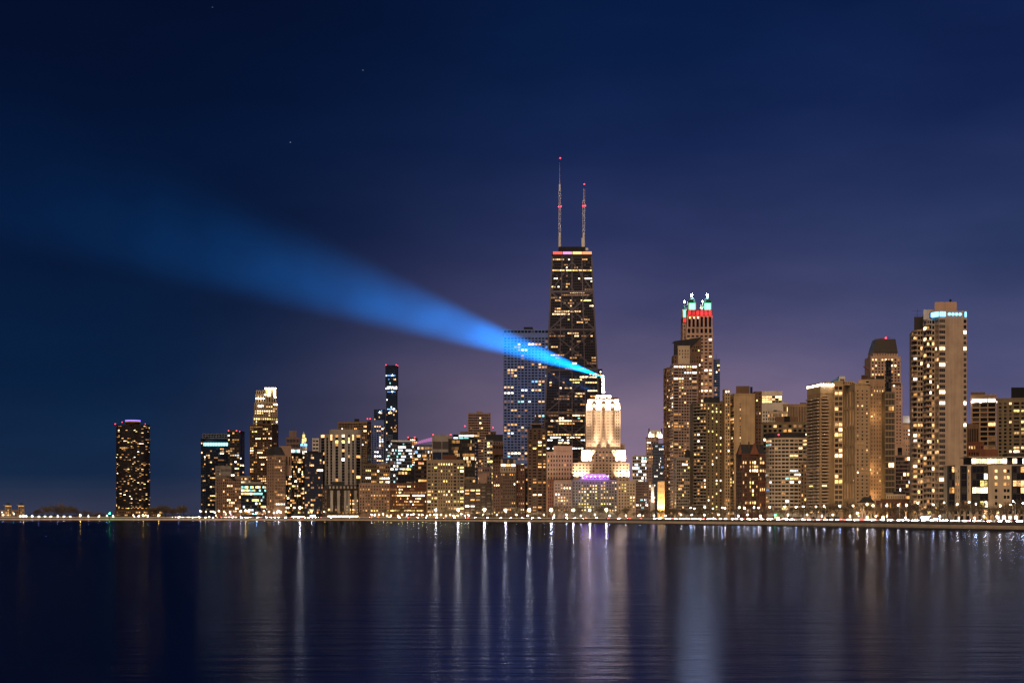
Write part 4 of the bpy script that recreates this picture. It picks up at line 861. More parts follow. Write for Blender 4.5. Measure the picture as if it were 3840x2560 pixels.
def mast(xc, segs, reds, name):
    for (ya, yb, w, kind) in segs:
        x, y = PX(xc, D), D + 25; w = w * D / F / 2; za, zb_ = PZ(ya, D), PZ(yb, D); mb = MB()
        if kind == 'tube': mb.tube((x, y, za), (x, y, zb_), w, w * .97, 10)
        elif kind == 'rod': mb.tube((x, y, za), (x, y, zb_), w, w * .7, 6)
        else:
            cs = [(-w, -w), (w, -w), (w, w), (-w, w)]; n = max(2, round((zb_ - za) / (2.4 * w)))
            for (cx2, cy2) in cs: mb.tube((x + cx2, y + cy2, za), (x + cx2, y + cy2, zb_), .16, .16, 4)
            for k in range(n):
                z_a, z_b = za + (zb_ - za) * k / n, za + (zb_ - za) * (k + 1) / n
                for q in range(4):
                    c1, c2 = cs[q], cs[(q + 1) % 4]; mb.tube((x + c1[0], y + c1[1], z_a), (x + c2[0], y + c2[1], z_b), .13, .13, 3); mb.tube((x + c1[0], y + c1[1], z_b), (x + c2[0], y + c2[1], z_b), .13, .13, 3)
        o.mbuild(mb, name + '_' + kind, ['paint_white' if kind != 'rod' else 'pinkstone'])
    for (px, py) in reds: o.warn(px, py, D + 23, .75)
mast(2101, [(926, 861, 9.5, 'tube'), (861, 703, 7.5, 'lattice'), (703, 676, 7, 'tube'), (676, 634, 2.6, 'rod'), (634, 594, 1.2, 'rod')], [(2101, 593), (2095, 775.5), (2104, 774.5)], 'mast')
mast(2192, [(926, 860, 9.5, 'tube'), (860, 738, 8, 'lattice'), (738, 692, 3.4, 'rod')], [(2191, 691), (2186, 772.5), (2195, 771.5)], 'mast')
mast(2196.5, [(780, 695, 1.6, 'rod')], [], 'side_antenna'); mast(2187, [(915, 880, 7, 'tube')], [], 'antenna_drum')
mast(2203, [(928, 918, 14, 'tube')], [], 'dish_platform'); o.finish()
bld('dark_annex_tower', 'dark squared tower half hidden behind the black braced tower', 2205, 2205, 2258, 2190, 1386, 'F', 24, 'charcoal', W(6, 50, .5, .5, .05, 'warm')).finish()

# --- floodlit stone tower with the beacon
D = 1985; o = Bld('beacon_tower', 'floodlit cream stepped stone tower carrying the searchlight beacon', (PX(2260, D), D + 20, GZ), cap=300)
def bk(x0, x1, ytop, ybot, dy, dep, spec, name, wall='stone'):
    Dd = D + dy; p = [(PX(x0, Dd), Dd), (PX(x1, Dd), Dd), (PX(x1, Dd), Dd + dep), (PX(x0, Dd), Dd + dep)]
    o.block(p, GZ if ybot is None else PZ(ybot, Dd), PZ(ytop, Dd), wall, [spec], name=name)
wb = dict(lit=.07, pal='warm', depth=.4, blind=.05)
bk(2142, 2360, 1734, None, -6, 50, W(17, 17, .45, .5, mb=4, mt=1, **wb), 'base_tier')
for (x0, x1) in ((2181, 2216), (2310, 2346)): bk(x0, x1, 1688, 1734, -4, 30, W(2, 4, .3, .4, mb=.8, mt=1, **wb), 'shoulder_wing')
bk(2216, 2310, 1688, 1734, -2, 40, W(7, 4, .45, .55, mb=.8, mt=.5, **wb), 'middle_tier')
xs = (2197.5, 2220.5, 2235.7, 2255.8, 2270.7, 2289.3, 2305, 2327.5)
for k in range(7): bk(xs[k], xs[k + 1], 1538, 1688, 0 if k % 2 == 0 else 1.3, 30, W(2, 13, .42, .42, mb=1.5, mt=.6, ml=1.2, mr=1.2, **wb), 'pier_bay' if k % 2 == 0 else 'recessed_bay')
for k, (x0, x1) in enumerate(((2199, 2220), (2236, 2255), (2271, 2289), (2305, 2325))): bk(x0, x1, 1513, 1538, 1.0, 26, W(1, 1, .2, .2, 0), 'crown_pilaster')
bk(2199, 2325, 1514, 1538, 2.4, 24, W(9, 1, .3, .5, 0), 'crown_tier'); bk(2205, 2320, 1497, 1514, 4, 20, W(12, 1, .3, .4, 0), 'crown_tier')
bk(2217, 2316, 1490, 1497, 7, 16, None, 'crown_tier', 'brown'); bk(2235, 2291, 1483, 1490, 9, 12, W(8, 1, .3, .5, 0), 'lantern_base', 'white')
bk(2327, 2343, 1664, 1688, 8, 14, W(2, 2, .4, .5, .3), 'annex')
x, y = PX(2262, D + 14), D + 14; zb = lambda py: PZ(py, D + 14)
mb = MB(); mb.tube((x, y, zb(1483)), (x, y, zb(1453)), 1.75, 1.5, 12); mb.tube((x, y, zb(1453)), (x, y, zb(1424)), 1.2, 1.0, 12); o.mbuild(mb, 'mast', ['paint_white'])
mb = MB(); mb.tube((x, y, zb(1426)), (x, y, zb(1423)), 2.0, 2.0, 12); mb.tube((x, y, zb(1418)), (x, y, zb(1416.6)), 1.8, 1.8, 12); ga_ = o.mbuild(mb, 'gallery', ['paint_white'])
for k in range(8): t_ = k * math.pi / 4; mb = MB(); mb.tube((x + 1.6 * math.cos(t_), y + 1.6 * math.sin(t_), zb(1423)), (x + 1.6 * math.cos(t_), y + 1.6 * math.sin(t_), zb(1418)), .12, .12, 4); o.mbuild(mb, 'gallery_post', ['paint_white'], under=ga_)
litmat('beacon_lens', (.35, .8, 1), 60, False)
BX, BY, BZ = x, y - .2, zb(1411)
mb = MB(); mb.tube((x, y, zb(1416.6)), (x, y, zb(1414)), .9, 1.2, 10); mb.ball((x + .2, y + .2, BZ), 1.5, 0, 10, 6); bh_ = o.mbuild(mb, 'beacon_housing', ['paint_white'])
mb = MB(); mb.ball((BX - .9, BY - .7, BZ), 1.15, 0, 10, 6); o.mbuild(mb, 'beacon_lens', ['beacon_lens'], under=bh_)
def flood(px, py, dy, aim_py, pw, size=60, col=(1, .73, .50), back=3.0, side=0):
    """a floodlight standing in front of the wall, aimed up it"""
    Dd = D + dy - back; mb = MB(); mb.box(-.5, .5, -.3, .3, -.6, 0); l_ = o.base
    mb.build('floodlight', ['charcoal'], o.root, (PX(px, Dd) - l_.x, Dd - l_.y, PZ(py, Dd) - .1 - l_.z))
    ld = bpy.data.lights.new('floodlight_beam', 'SPOT'); ld.energy = pw; ld.color = col; ld.spot_size = R(size); ld.spot_blend = .8; ld.shadow_soft_size = .5
    lo = bpy.data.objects.new('floodlight_beam', ld); COL.objects.link(lo); lo.parent = o.root
    A = Vector((PX(px, Dd), Dd, PZ(py, Dd) + .3)); B = Vector((PX(px + side, D + dy), D + dy, PZ(aim_py, D + dy)))
    lo.location = A - l_; lo.rotation_euler = (A - B).to_track_quat('Z', 'Y').to_euler()
FW = 170000
for k in (1, 3, 5): 
    for dx in (-4, 4): flood((xs[k] + xs[k + 1]) / 2 + dx, 1687, 1.3, 1645, FW * .085, 50, back=2.6)
for px in (2203, 2212, 2312, 2321): flood(px, 1687, 0, 1640, FW * .06, 56, back=2.6)
for (x0, x1) in ((2181, 2216), (2310, 2346)):
    for q in (.12, .38, .62, .88): flood(x0 + (x1 - x0) * q, 1733, -4, 1705, FW * 4, 56, back=1.7)
for px in (2150, 2166, 2182, 2196, 2318, 2332, 2346, 2356): flood(px, 1800, -6, 1760, FW * .25, 70, back=5)
for (x0, x1) in ((2199, 2220), (2236, 2255), (2271, 2289), (2305, 2325)):
    for q in (.25, .75): flood(x0 + (x1 - x0) * q, 1538.5, 1.0, 1524, FW * .28, 100, back=1.4, col=(1, .84, .68)); flood(x0 + (x1 - x0) * q, 1514, 4, 1503, FW * .25, 110, back=1.5, col=(1, .84, .68))
for px in (2240, 2262, 2285): flood(px, 1490, 9, 1486, FW * 1.6, 120, back=1.6, col=(.95, .87, 1))
for px in (2256, 2268): flood(px, 1484, 12, 1445, FW * 26, 36, back=1.5, col=(.92, .85, 1)); flood(px, 1484, 12, 1462, FW * 1.2, 60, back=1.5, col=(.92, .85, 1))
o.finish()

# --- long hotel with the purple roof
D = 1925; o = Bld('long_hotel', 'long grey stone hotel with a purple-lit roof house', (PX(2232, D), D + 16, GZ))
def hb(x0, x1, ytop, dy, dep, spec, name, wall, z0=GZ): 
    Dd = D + dy; p = [(PX(x0, Dd), Dd), (PX(x1, Dd), Dd), (PX(x1, Dd), Dd + dep), (PX(x0, Dd), Dd + dep)]; o.block(p, z0, PZ(ytop, Dd), wall, [spec], name=name)
hb(2078, 2145, 1802, 0, 26, W(6, 9, .42, .45, .26, 'yellow', mb=8, mt=3, depth=.45), 'wing', 'pinkgrey'); hb(2145, 2316, 1797, 3, 26, W(16, 10, .42, .45, .3, 'yellow', mb=8, mt=2, depth=.45), 'wall', 'grey')
hb(2316, 2384, 1801, -2, 28, W(6, 9, .42, .45, .34, 'yellow', mb=8, mt=3, depth=.45), 'wing', 'stone')
zr = PZ(1797, D + 3); hb(2178, 2283, 1787, 6, 18, W(9, 1, .45, .5, .25, 'mixed', mb=.5, mt=.5), 'roof_house', 'pale', zr); z2 = PZ(1787, D + 6)
pA = [(PX(2178, D + 5), D + 5), (PX(2285, D + 5), D + 5), (PX(2285, D + 5), D + 25), (PX(2178, D + 5), D + 25)]; pB = [(PX(2196, D + 8), D + 8), (PX(2268, D + 8), D + 8), (PX(2268, D + 8), D + 20), (PX(2196, D + 8), D + 20)]
mb = MB(); mb.prism(pA, z2, PZ(1776, D + 8), 0, pB); o.mbuild(mb, 'hipped_roof', ['white'])
for k in range(7):
    x_ = PX(2184 + k * 16, D); mb = MB(); mb.ball((x_, D + 1.5, z2 + .5), .22); o.mbuild(mb, 'purple_lamp', ['lamp_violet'])
    ld = bpy.data.lights.new('purple_light', 'POINT'); ld.energy = 1300; ld.color = (.34, .06, 1); ld.shadow_soft_size = .4; lo = bpy.data.objects.new('purple_light', ld); COL.objects.link(lo); lo.parent = o.root; lo.location = (x_ - o.base.x, D + .6 - o.base.y, z2 + 1.2 - o.base.z)
for (x0, x1, yt) in ((2080, 2140, 1795), (2288, 2312, 1792)): hb(x0, x1, yt, 10, 10, None, 'roof_shed', 'slate', zr)
hb(2141, 2150, 1774, 8, 6, None, 'chimney', 'darkbrown', zr)
for px in (2161, 2180):
    ld = bpy.data.lights.new('entry_light', 'SPOT'); ld.energy = 9000; ld.color = (.85, .88, 1); ld.spot_size = R(26); ld.spot_blend = .6; lo = bpy.data.objects.new('entry_light', ld); COL.objects.link(lo); lo.parent = o.root
    A = Vector((PX(px, D), D + 1.6, PZ(1896, D))); lo.location = A - o.base; lo.rotation_euler = Vector((0, -.08, -1)).to_track_quat('Z', 'Y').to_euler()
    mb = MB(); mb.box(A.x - .3, A.x + .3, A.y - .3, A.y + .3, A.z - .8, A.z - .2); o.mbuild(mb, 'uplight', ['charcoal'])
o.finish()

# --- the gap at the avenue
bld('white_glass_block', 'pale glass block with cool lit floors in the avenue gap', 2371, 2371, 2428, 2560, 1708, 'F', 24, 'pale', W(8, 11, .85, .62, .55, 'cool', 'bare', mb=38)).finish()
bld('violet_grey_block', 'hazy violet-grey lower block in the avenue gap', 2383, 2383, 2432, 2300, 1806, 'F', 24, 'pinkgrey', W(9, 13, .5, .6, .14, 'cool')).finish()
D = 2500; o = bld('gothic_crowned_tower', 'grey tower with a white floodlit crown and corner pinnacles', 2423, 2423, 2470, D, 1640, 'F', 26, 'pinkgrey', W(5, 26, .5, .5, .3, 'warm', mb=6)); o.pent(2432, 2483, 1612, D, 22, 'white', W(5, 1, .3, .6, .6, 'bright'), 'crown', off=2)
for x_ in (2434, 2481): o.panel('pinnacle', x_ - 2, x_ + 2, 1606, 1622, D + 1, 'slate', 2)
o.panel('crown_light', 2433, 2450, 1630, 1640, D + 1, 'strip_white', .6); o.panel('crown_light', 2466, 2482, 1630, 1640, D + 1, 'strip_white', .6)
o.block([(PX(2424, D), D + 1.5), (PX(2486, D), D + 1.5), (PX(2486, D), D + 26), (PX(2470.5, D), D + 26), (PX(2470.5, D), D + 24), (PX(2424, D), D + 24)], PZ(1641, D), PZ(1640, D), 'pinkgrey', [], name='ledge'); o.finish()
bld('dark_window_block', 'dark violet block with scattered lights right of the floodlit crown', 2447, 2447, 2490, 2350, 1664, 'F', 24, 'greyblue', W(9, 24, .45, .45, .16, 'cool')).finish()  # wall colour lightened to carry the violet haze of the gap
D = 1900; o = Bld('water_tower', 'slim floodlit white castellated water tower in the avenue', (PX(2448, D), D + 3, GZ), 'tower'); cx_, cyy = PX(2448, D), D + 3
oc = lambda w: [(cx_ + w * math.cos(t_ + .39), cyy + w * math.sin(t_ + .39)) for t_ in np.linspace(0, 2 * math.pi, 9)[:-1]]
for (w0, w1, ya, yb, nm) in ((2.9, 2.9, 1935, 1876, 'base'), (2.0, 1.7, 1876, 1828, 'shaft'), (2.3, 2.3, 1828, 1824, 'gallery'), (1.6, 1.6, 1824, 1815, 'cupola')): mb = MB(); mb.prism(oc(w0), max(GZ, PZ(ya, D)), PZ(yb, D), 0, oc(w1)); o.mbuild(mb, nm, ['white'])
for px in (2440, 2456):
    ld = bpy.data.lights.new('flood', 'SPOT'); ld.energy = 50000; ld.color = (1, .8, .6); ld.spot_size = R(40); ld.spot_blend = .7; lo = bpy.data.objects.new('flood', ld); COL.objects.link(lo); lo.parent = o.root
    A = Vector((PX(px, D), D - 5, PZ(1900, D))); B = Vector((cx_, cyy, PZ(1845, D))); lo.location = A - o.base; lo.rotation_euler = (A - B).to_track_quat('Z', 'Y').to_euler()
    mb = MB(); mb.box(A.x - .4, A.x + .4, A.y - .4, A.y + .4, A.z - .9, A.z - .3); o.mbuild(mb, 'floodlight', ['charcoal'])
D = 1720; o = bld('amber_lit_wall', 'cream low wall block glowing amber from a lamp at its foot', 2466, 2466, 2492, D, 1808, 'F', 30, 'cream', W(4, 6, .25, .5, .0)); o.pent(2478, 2492, 1803, D, 20, 'cream', off=1)
ld = bpy.data.lights.new('foot_lamp', 'SPOT'); ld.energy = 240000; ld.color = (1, .55, .18); ld.spot_size = R(70); ld.spot_blend = .9; lo = bpy.data.objects.new('foot_lamp', ld); COL.objects.link(lo); lo.parent = o.root
A = Vector((PX(2478, D - 9), D - 9, GZ + 1.5)); B = Vector((PX(2480, D), D, PZ(1865, D))); lo.location = A - o.base; lo.rotation_euler = (A - B).to_track_quat('Z', 'Y').to_euler()
mb = MB(); mb.ball((A.x, A.y, A.z - .9), .7); o.mbuild(mb, 'foot_lamp', ['lamp_amber']); o.finish()

# --- lantern-crowned tower and its neighbours
D = 2150; o = Bld('lantern_tower', 'tall stone tower with four white lanterns over a red and green crown', (PX(2620, D), D + 20, GZ))
def lb_(x0, x1, ytop, ybot, dy, dep, spec, name, wall='pinkstone'):
    Dd = D + dy; p = [(PX(x0, Dd), Dd), (PX(x1, Dd), Dd), (PX(x1, Dd), Dd + dep), (PX(x0, Dd), Dd + dep)]; o.block(p, GZ if ybot is None else PZ(ybot, Dd), PZ(ytop, Dd), wall, [spec], name=name)
lb_(2572, 2674, 1251, None, 0, 32, W(6, 52, .62, .5, .2, 'warm', mb=8, mt=1, depth=.5, rowlit={-1: 0, -2: (.4, 'warm')}), 'wall')
lb_(2560, 2572, 1212, None, 14, 24, W(1, 50, .4, .6, .05), 'side_wing')
lb_(2574, 2673, 1229, 1251, .6, 30, W(6, 1, .6, .85, 0, mb=.4, mt=.4, depth=.8), 'window_stage'); lb_(2576, 2672, 1184, 1229, 1, 30, W(6, 1, .6, .92, 0, mb=.4, mt=.6, depth=.8), 'tall_window_stage')
o.panel('lit_transom', 2584, 2592, 1188, 1194, D + 1.5, 'lit_y1', .4); o.panel('lit_transom', 2600, 2608, 1187, 1194, D + 1.5, 'lit_w2', .4); o.panel('lit_transom', 2615, 2623, 1187, 1194, D + 1.5, 'lit_w2', .4)
lb_(2577, 2672, 1161, 1184, 1.4, 28, W(6, 1, .66, .85, 1, 'red', mb=.4, mt=.4, depth=.6), 'red_crown', 'redbrick')  # glowing panes and reddened wall stand in for red floodlight on stone
lb_(2560, 2576, 1190, 1212, 14, 20, W(2, 1, .6, .8, 1, 'red', mb=.4, mt=.4), 'red_crown', 'redbrick')  # side wing: the same glowing panes in place of floodlit stone
def lantern(x0, x1, yb, yt, ydome, yfin, dy, big=True):
    Dd = D + dy; w = PX(x1, Dd) - PX(x0, Dd); X0 = PX(x0, Dd); z0_, z1_ = PZ(yb, Dd), PZ(yt, Dd)
    o.box('lantern_pier', X0 - 1.2, X0 - .1, Dd, Dd + w, z0_, z1_ + .6, 'pinkstone'); o.box('lantern_pier', X0 + w + .1, X0 + w + 1.2, Dd, Dd + w, z0_, z1_ + .6, 'pinkstone')
    gl_ = o.box('lantern_glass', X0, X0 + w, Dd + .5, Dd + w - .5, z0_, z1_ - .3, 'lantern_white')
    for k in range(4): o.box('glazing_bar', X0 + w * (k + .5) / 4 - .1, X0 + w * (k + .5) / 4 + .1, Dd + .3, Dd + .5, z0_, z1_ - .3, 'greenroof', gl_)
    for k in range(3): o.box('glazing_bar', X0, X0 + w, Dd + .22, Dd + .42, z0_ + (z1_ - z0_) * (k + .6) / 3.4, z0_ + (z1_ - z0_) * (k + .6) / 3.4 + .2, 'greenroof', gl_)
    o.box('green_frame', X0 - .1, X0 + w + .1, Dd + .1, Dd + .48, z1_ - .9, z1_ - .1, 'strip_green', gl_); o.box('green_frame', X0 - .1, X0 + .4, Dd + .12, Dd + .5, z0_, z1_ - .9, 'strip_green', gl_); o.box('green_frame', X0 + w - .4, X0 + w + .1, Dd + .12, Dd + .5, z0_, z1_ - .9, 'strip_green', gl_)
    cx2, cy2 = X0 + w / 2, Dd + w / 2; mb = MB(); zd = PZ(ydome, Dd)
    rr = [(w * .62, z1_), (w * .55, z1_ + (zd - z1_) * .45), (w * .38, z1_ + (zd - z1_) * .8), (w * .2, zd)]
    for (ra, za), (rb, zb2) in zip(rr, rr[1:]):
        mb.prism([(cx2 + ra * math.cos(t_), cy2 + ra * math.sin(t_)) for t_ in np.linspace(.39, 6.67, 9)[:-1]], za, zb2, 0, [(cx2 + rb * math.cos(t_), cy2 + rb * math.sin(t_)) for t_ in np.linspace(.39, 6.67, 9)[:-1]])
    o.mbuild(mb, 'lantern_dome', ['greenroof'])
    mb = MB(); zf = PZ(yfin, Dd); mb.tube((cx2, cy2, zd), (cx2, cy2, zf - 1), .4, .3, 6); fi_ = o.mbuild(mb, 'finial', ['pole'])
    mb = MB(); mb.ball((cx2, cy2, zf), 1.1 if big else .65, 0, 8, 5, 1.5); o.mbuild(mb, 'finial_lamp', ['finial_white'], under=fi_)
lantern(2583, 2608, 1162, 1135, 1115, 1105, 1.5); lantern(2641, 2666, 1162, 1135, 1115, 1105, 1.5); lantern(2562, 2572, 1190, 1160, 1143, 1130, 16, False); lantern(2630, 2640, 1162, 1148, 1140, 1129, 18, False)
for px in np.linspace(2580, 2668, 6):
    ld = bpy.data.lights.new('red_flood', 'POINT'); ld.energy = 500; ld.color = (1, .03, .03); ld.shadow_soft_size = .3; lo = bpy.data.objects.new('red_flood', ld); COL.objects.link(lo); lo.parent = o.root; lo.location = (PX(px, D) - o.base.x, D - .8 - o.base.y, PZ(1180, D) - o.base.z)
o.finish()
# slanted-roof tower
D = 1965; o = Bld('slant_roofed_tower', 'brown granite tower with a dark slanting roof plane before the lantern tower', (PX(2580, D), D + 18, GZ))
z_l, z_r, z_e = PZ(1279, D), PZ(1264, D), PZ(1306, D)
o.block([(PX(2527, D), D), (PX(2630, D), D), (PX(2630, D), D + 30), (PX(2527, D), D + 30)], GZ, PZ(1330, D), 'brown', [W(11, 42, .42, .48, .12, 'warm', mb=6)])
mb = MB(); q = [(PX(2527, D), D, PZ(1330, D)), (PX(2630, D), D, PZ(1330, D)), (PX(2630, D), D, z_r), (PX(2588, D), D, z_e), (PX(2560, D), D, PZ(1328, D))]; q2 = [(a_[0], D + 30, a_[2]) for a_ in q]
mb.add([q[0], q[1], q[2], q[3], q[4]], [(0, 1, 2, 3, 4)]); mb.add([q[2], q2[2], q2[1], q[1]], [(0, 3, 2, 1)]); o.mbuild(mb, 'gable_wall', ['brown'])
zf = lambda py, dd: PZ(py, D + dd)
mb = MB(); mb.add([(PX(2526, D), D - .6, PZ(1330, D)), (PX(2561, D), D - .6, PZ(1328, D)), (PX(2588, D), D - .6, z_e), (PX(2631, D), D - .6, z_r), (PX(2631, D), D + 30, z_r), (PX(2527, D), D + 30, z_l), (PX(2527, D), D - .6, z_l)], [(0, 1, 2, 3, 6), (6, 3, 4, 5)]); o.mbuild(mb, 'slant_roof', ['slate'])
for k in range(3): o.panel('gable_window', 2602 + k * 8, 2605.5 + k * 8, 1298, 1304, D - .3, 'pane_dark', .2); o.panel('gable_window', 2596 + k * 11, 2601 + k * 11, 1311, 1317, D - .3, ('pane_dark', 'pane_dark', 'lit_y1')[k], .2)
o.finish()
bld('pale_capped_block', 'pale stone cap block with small windows in front of the slanting roof', 2542, 2542, 2587, 1865, 1299, 'F', 14, 'cream', W(4, 3, .35, .55, 0, mb=PZ(1345, 1865) - GZ, mt=3)).finish()
o = bld('wide_windowed_tower', 'grey-brown residential tower with broad lit windows along its top floors', 2513, 2524, 2616, 1815, 1367, 'L', 22, 'pinkgrey', W(7, 50, .6, .55, .2, 'warm', mb=5, mt=.6, band='stone', colw=[(1.9, .85), (1, .55), (1, .55), (1, .55), (1, .55), (1, .55), (2, .85)], rowlit={-1: (1, 'bright'), -3: (.5, 'cool'), -5: (.7, 'bright'), -8: .4, -17: .6, -20: .6, -28: .5}), W(2, 50, .75, .55, .3, 'warm', bal=dict(mat='stone', d=1.1)))
o.pent(2556, 2584, 1358, mat='cream', off=8); o.finish()
bld('narrow_brown_slab', 'narrow reddish brown slab left of the wide-windowed tower', 2488, 2499, 2514, 1915, 1380, 'L', 26, 'brown', W(2, 44, .6, .5, .16, 'warm', mb=6), W(3, 44, .5, .5, .12, 'amber', mb=6)).finish()
o = bld('far_glass_tower', 'far pale blue glass tower with a thin antenna', 2675, 2675, 2700, 3165, 1347, 'F', 24, 'bluewhite', W(5, 70, .85, .75, .12, 'warm', 'bare', pane='pane_blue', rowlit={-14: .7, -18: .6, -22: .6})); mb = MB(); mb.tube((PX(2688, 3165), 3175, o.z1), (PX(2688, 3165), 3175, PZ(1323, 3165)), .5, .2, 6); o.mbuild(mb, 'antenna', ['charcoal']); o.finish()
bld('grey_gridded_midrise', 'grey gridded midrise with irregular balconies at the curved tower foot', 2526, 2535, 2602, 1665, 1718, 'L', 20, 'concrete', W(9, 18, .82, .6, .1, 'warm', 'split', mb=4, mt=1.5, blind=.4, depth=.6), W(1, 18, .7, .6, .1)).pent(2568, 2600, 1688, mat='slate', off=8).finish()
# curved balcony tower
D = 1635; o = Bld('curved_balcony_tower', 'dark tower with rounded balcony stacks and a window-punched flank', (PX(2660, D), D + 14, GZ))
arc = [(PX(2599 + 11.2 * k, D + 12), D + 13 - 12 * math.sin(.25 + 1.25 * k / 4)) for k in range(5)]
pl = arc + [(PX(2648, D), D + .5), (PX(2715, D), D + 6), (PX(2715, D), D + 30), (PX(2599, D), D + 30)]
z1 = PZ(1508, D); nr = 34
bs = W(1, nr, .86, .66, .34, 'warm', 'split', mb=4, mt=1, depth=.6); pw = W(4, nr, .3, .5, .42, 'yellow', mb=4, mt=1, depth=.4, collit={3: .12}, blind=.1)
o.block(pl, GZ, z1, 'olive', [bs, bs, bs, bs, None, pw]); rh = (z1 - GZ - 5) / nr
bm_ = MB(); outl = [(p_[0] - .3, p_[1] - 1.6) for p_ in arc]
for i in range(4):
    a_, b_ = outl[i], outl[i + 1]; c2, d2 = arc[i + 1], arc[i]; mb = bm_
    mb.prism([a_, b_, c2, d2], -.2, 0); mb.prism([a_, b_, (b_[0], b_[1] + .12), (a_[0], a_[1] + .12)], .15, 1.0)
bm_.v = [(v_[0] - o.base.x, v_[1] - o.base.y, v_[2]) for v_ in bm_.v]; me = bm_.mesh('curved_balcony', ['concrete'])
for j in range(1, nr): link('balcony', me, o.root, (0, 0, 4 + rh * j))
o.D = D; o.z1 = z1; o.pent(2638, 2698, 1490, D, 14, 'slate', off=6); o.pent(2652, 2712, 1503, D, 12, 'olive', W(5, 1, .5, .6, .5, 'yellow'), off=8); o.finish()
# beige slab with the blank wall
D = 1605; o = bld('blank_walled_slab', 'tall beige slab with a blank end wall and one line of small windows', 2738, 2752, 2831, D, 1478, 'L', 22, 'gold', W(1, 34, .075, .42, .42, 'warm', mb=20, mt=8, colw=[(1.7, .08), (2.1, .002)][:1] + [(1.2, .0005)], skip=lambda i, j: i == 1), W(3, 38, .8, .6, .2, 'warm', 'bare', bal=dict(mat='cream', d=1.0, kind='rail'), mb=4))
o.block([(PX(2717, D + 14), D + 14), (PX(2739, D + 14), D + 14), (PX(2739, D + 14), D + 30), (PX(2717, D + 14), D + 30)], GZ, PZ(1458, D + 14), 'gold', [W(2, 38, .5, .55, .25, 'warm', mb=4, mt=1, rowlit={-1: (1, 'bright')})], name='stair_wing')
o.block([(PX(2831, D + 9), D + 9), (PX(2857, D + 9), D + 9), (PX(2857, D + 9), D + 30), (PX(2831, D + 9), D + 30)], GZ, PZ(1467, D + 9), 'brown', [W(2, 38, .45, .5, .2, 'warm', mb=4, mt=1)], name='rear_wing')
o.pent(2760, 2811, 1447, mat='brown', off=8, spec=None); o.pent(2813, 2822, 1450, mat='black', off=6); o.finish()
# background group right of it
D = 1925; o = bld('white_framed_tower', 'white tower with a big open roof frame and lit top floors', 2856, 2856, 2934, D, 1512, 'F', 24, 'white', W(6, 34, .6, .6, .12, 'warm', mb=5)); o.pent(2856, 2934, 1466, D, 20, 'white', W(6, 3, .85, .75, .6, 'yellow', 'split', mb=.5, mt=5.5), 'top_storeys', off=.4); o.finish()
bld('white_angled_block', 'pale white block with a plain parapet before the open-framed tower', 2858, 2858, 2956, 1845, 1512, 'F', 24, 'white', W(10, 30, .5, .6, .1, 'warm', mb=5, mt=8)).finish()
bld('brown_striped_slab', 'brown slab of narrow vertical stripes behind the balcony tower', 2936, 2936, 3032, 1785, 1518, 'F', 24, 'tan', W(16, 5, .45, .92, .02, 'amber', mb=4, mt=1, depth=.8)).pent(3000, 3032, 1509, mat='brown', off=6).finish()
bld('grey_curtained_block', 'pale gridded block with a dark roof edge before the brown striped slab', 2885, 2885, 2955, 1725, 1546, 'F', 18, 'cream', W(12, 26, .5, .7, .06, 'warm', mb=5)).clutter(5, hmax=5).finish()
bld('flat_grey_block', 'olive grey block with wide lit windows above the curved white building', 2858, 2858, 3030, 1665, 1586, 'F', 22, 'olive', W(9, 20, .6, .6, .18, 'warm', 'split', mb=5, mt=1, rowlit={-3: (.5, 'bright')})).pent(2907, 2992, 1562, mat='brown', off=6).pent(2941, 2962, 1560, mat='black', off=4, depth=4).finish()
# brick chateau
D = 1535; o = bld('gabled_brick_building', 'red-brown brick building with steep dark roof and stepped gables', 2760, 2782, 2870, D, 1703, 'L', 22, 'darkbrick', W(9, 14, .5, .62, .26, 'warm', 'cross', 'frame_light', mb=6, mt=2, depth=.5, colw=[(.8, .5), (1, .55), (.6, .3), (1.2, .3), (.8, .7), (.8, .7), (.8, .7), (.5, .3), (1, .6), (1, .6)], collit={3: .6, 4: .45, 5: .45, 6: .45}, rowlit={-1: .1, -2: .15}), W(3, 14, .5, .6, .12, 'warm', 'cross', 'frame_light', mb=6, mt=2))
p = o.plan; c_ = sum(np.array(q) for q in p) / 4; z_ = PZ(1664, D)
mb = MB(); mb.prism(p, o.z1 + .9, z_, 0, [tuple(np.array(p[0]) * .6 + np.array(p[3]) * .4 + (np.array(p[1]) - p[0]) * .06), tuple(np.array(p[1]) * .6 + np.array(p[2]) * .4), tuple(np.array(p[1]) * .4 + np.array(p[2]) * .6), tuple(np.array(p[0]) * .4 + np.array(p[3]) * .6 + (np.array(p[1]) - p[0]) * .06)]); o.mbuild(mb, 'steep_roof', ['slate'])
for (xa, xb, ya) in ((2814, 2845, 1661), (2769, 2785, 1668)):
    n = 5; mb = MB(); y_ = D + 1.0 if xa > 2800 else D + 2.5
    for k in range(n):
        f0 = k / n / 2; mb.box(PX(xa + (xb - xa) * f0, D), PX(xb - (xb - xa) * f0, D), y_ - .8, y_ + .8, o.z1 + (PZ(ya, D) - o.z1) * k / n, o.z1 + (PZ(ya, D) - o.z1) * (k + 1) / n)
    o.mbuild(mb, 'stepped_gable', ['redbrick'])
for x_ in (2809, 2846): o.panel('chimney', x_ - 2, x_ + 2, 1655, 1700, D + 6, 'darkbrick', 2)
for y_ in (1712, 1750): o.panel('stone_course', 2783, 2870, y_, y_ + 1.5, D - .0, 'tan', .3) if False else None
o.block([(PX(2846, D - 8), D - 8), (PX(2872, D - 8), D - 8), (PX(2872, D - 8), D + 6), (PX(2846, D - 8), D + 6)], GZ, PZ(1802, D - 8), 'redbrick', [W(3, 7, .45, .6, .3, 'warm', 'cross', 'frame_light')], name='annex'); o.finish()
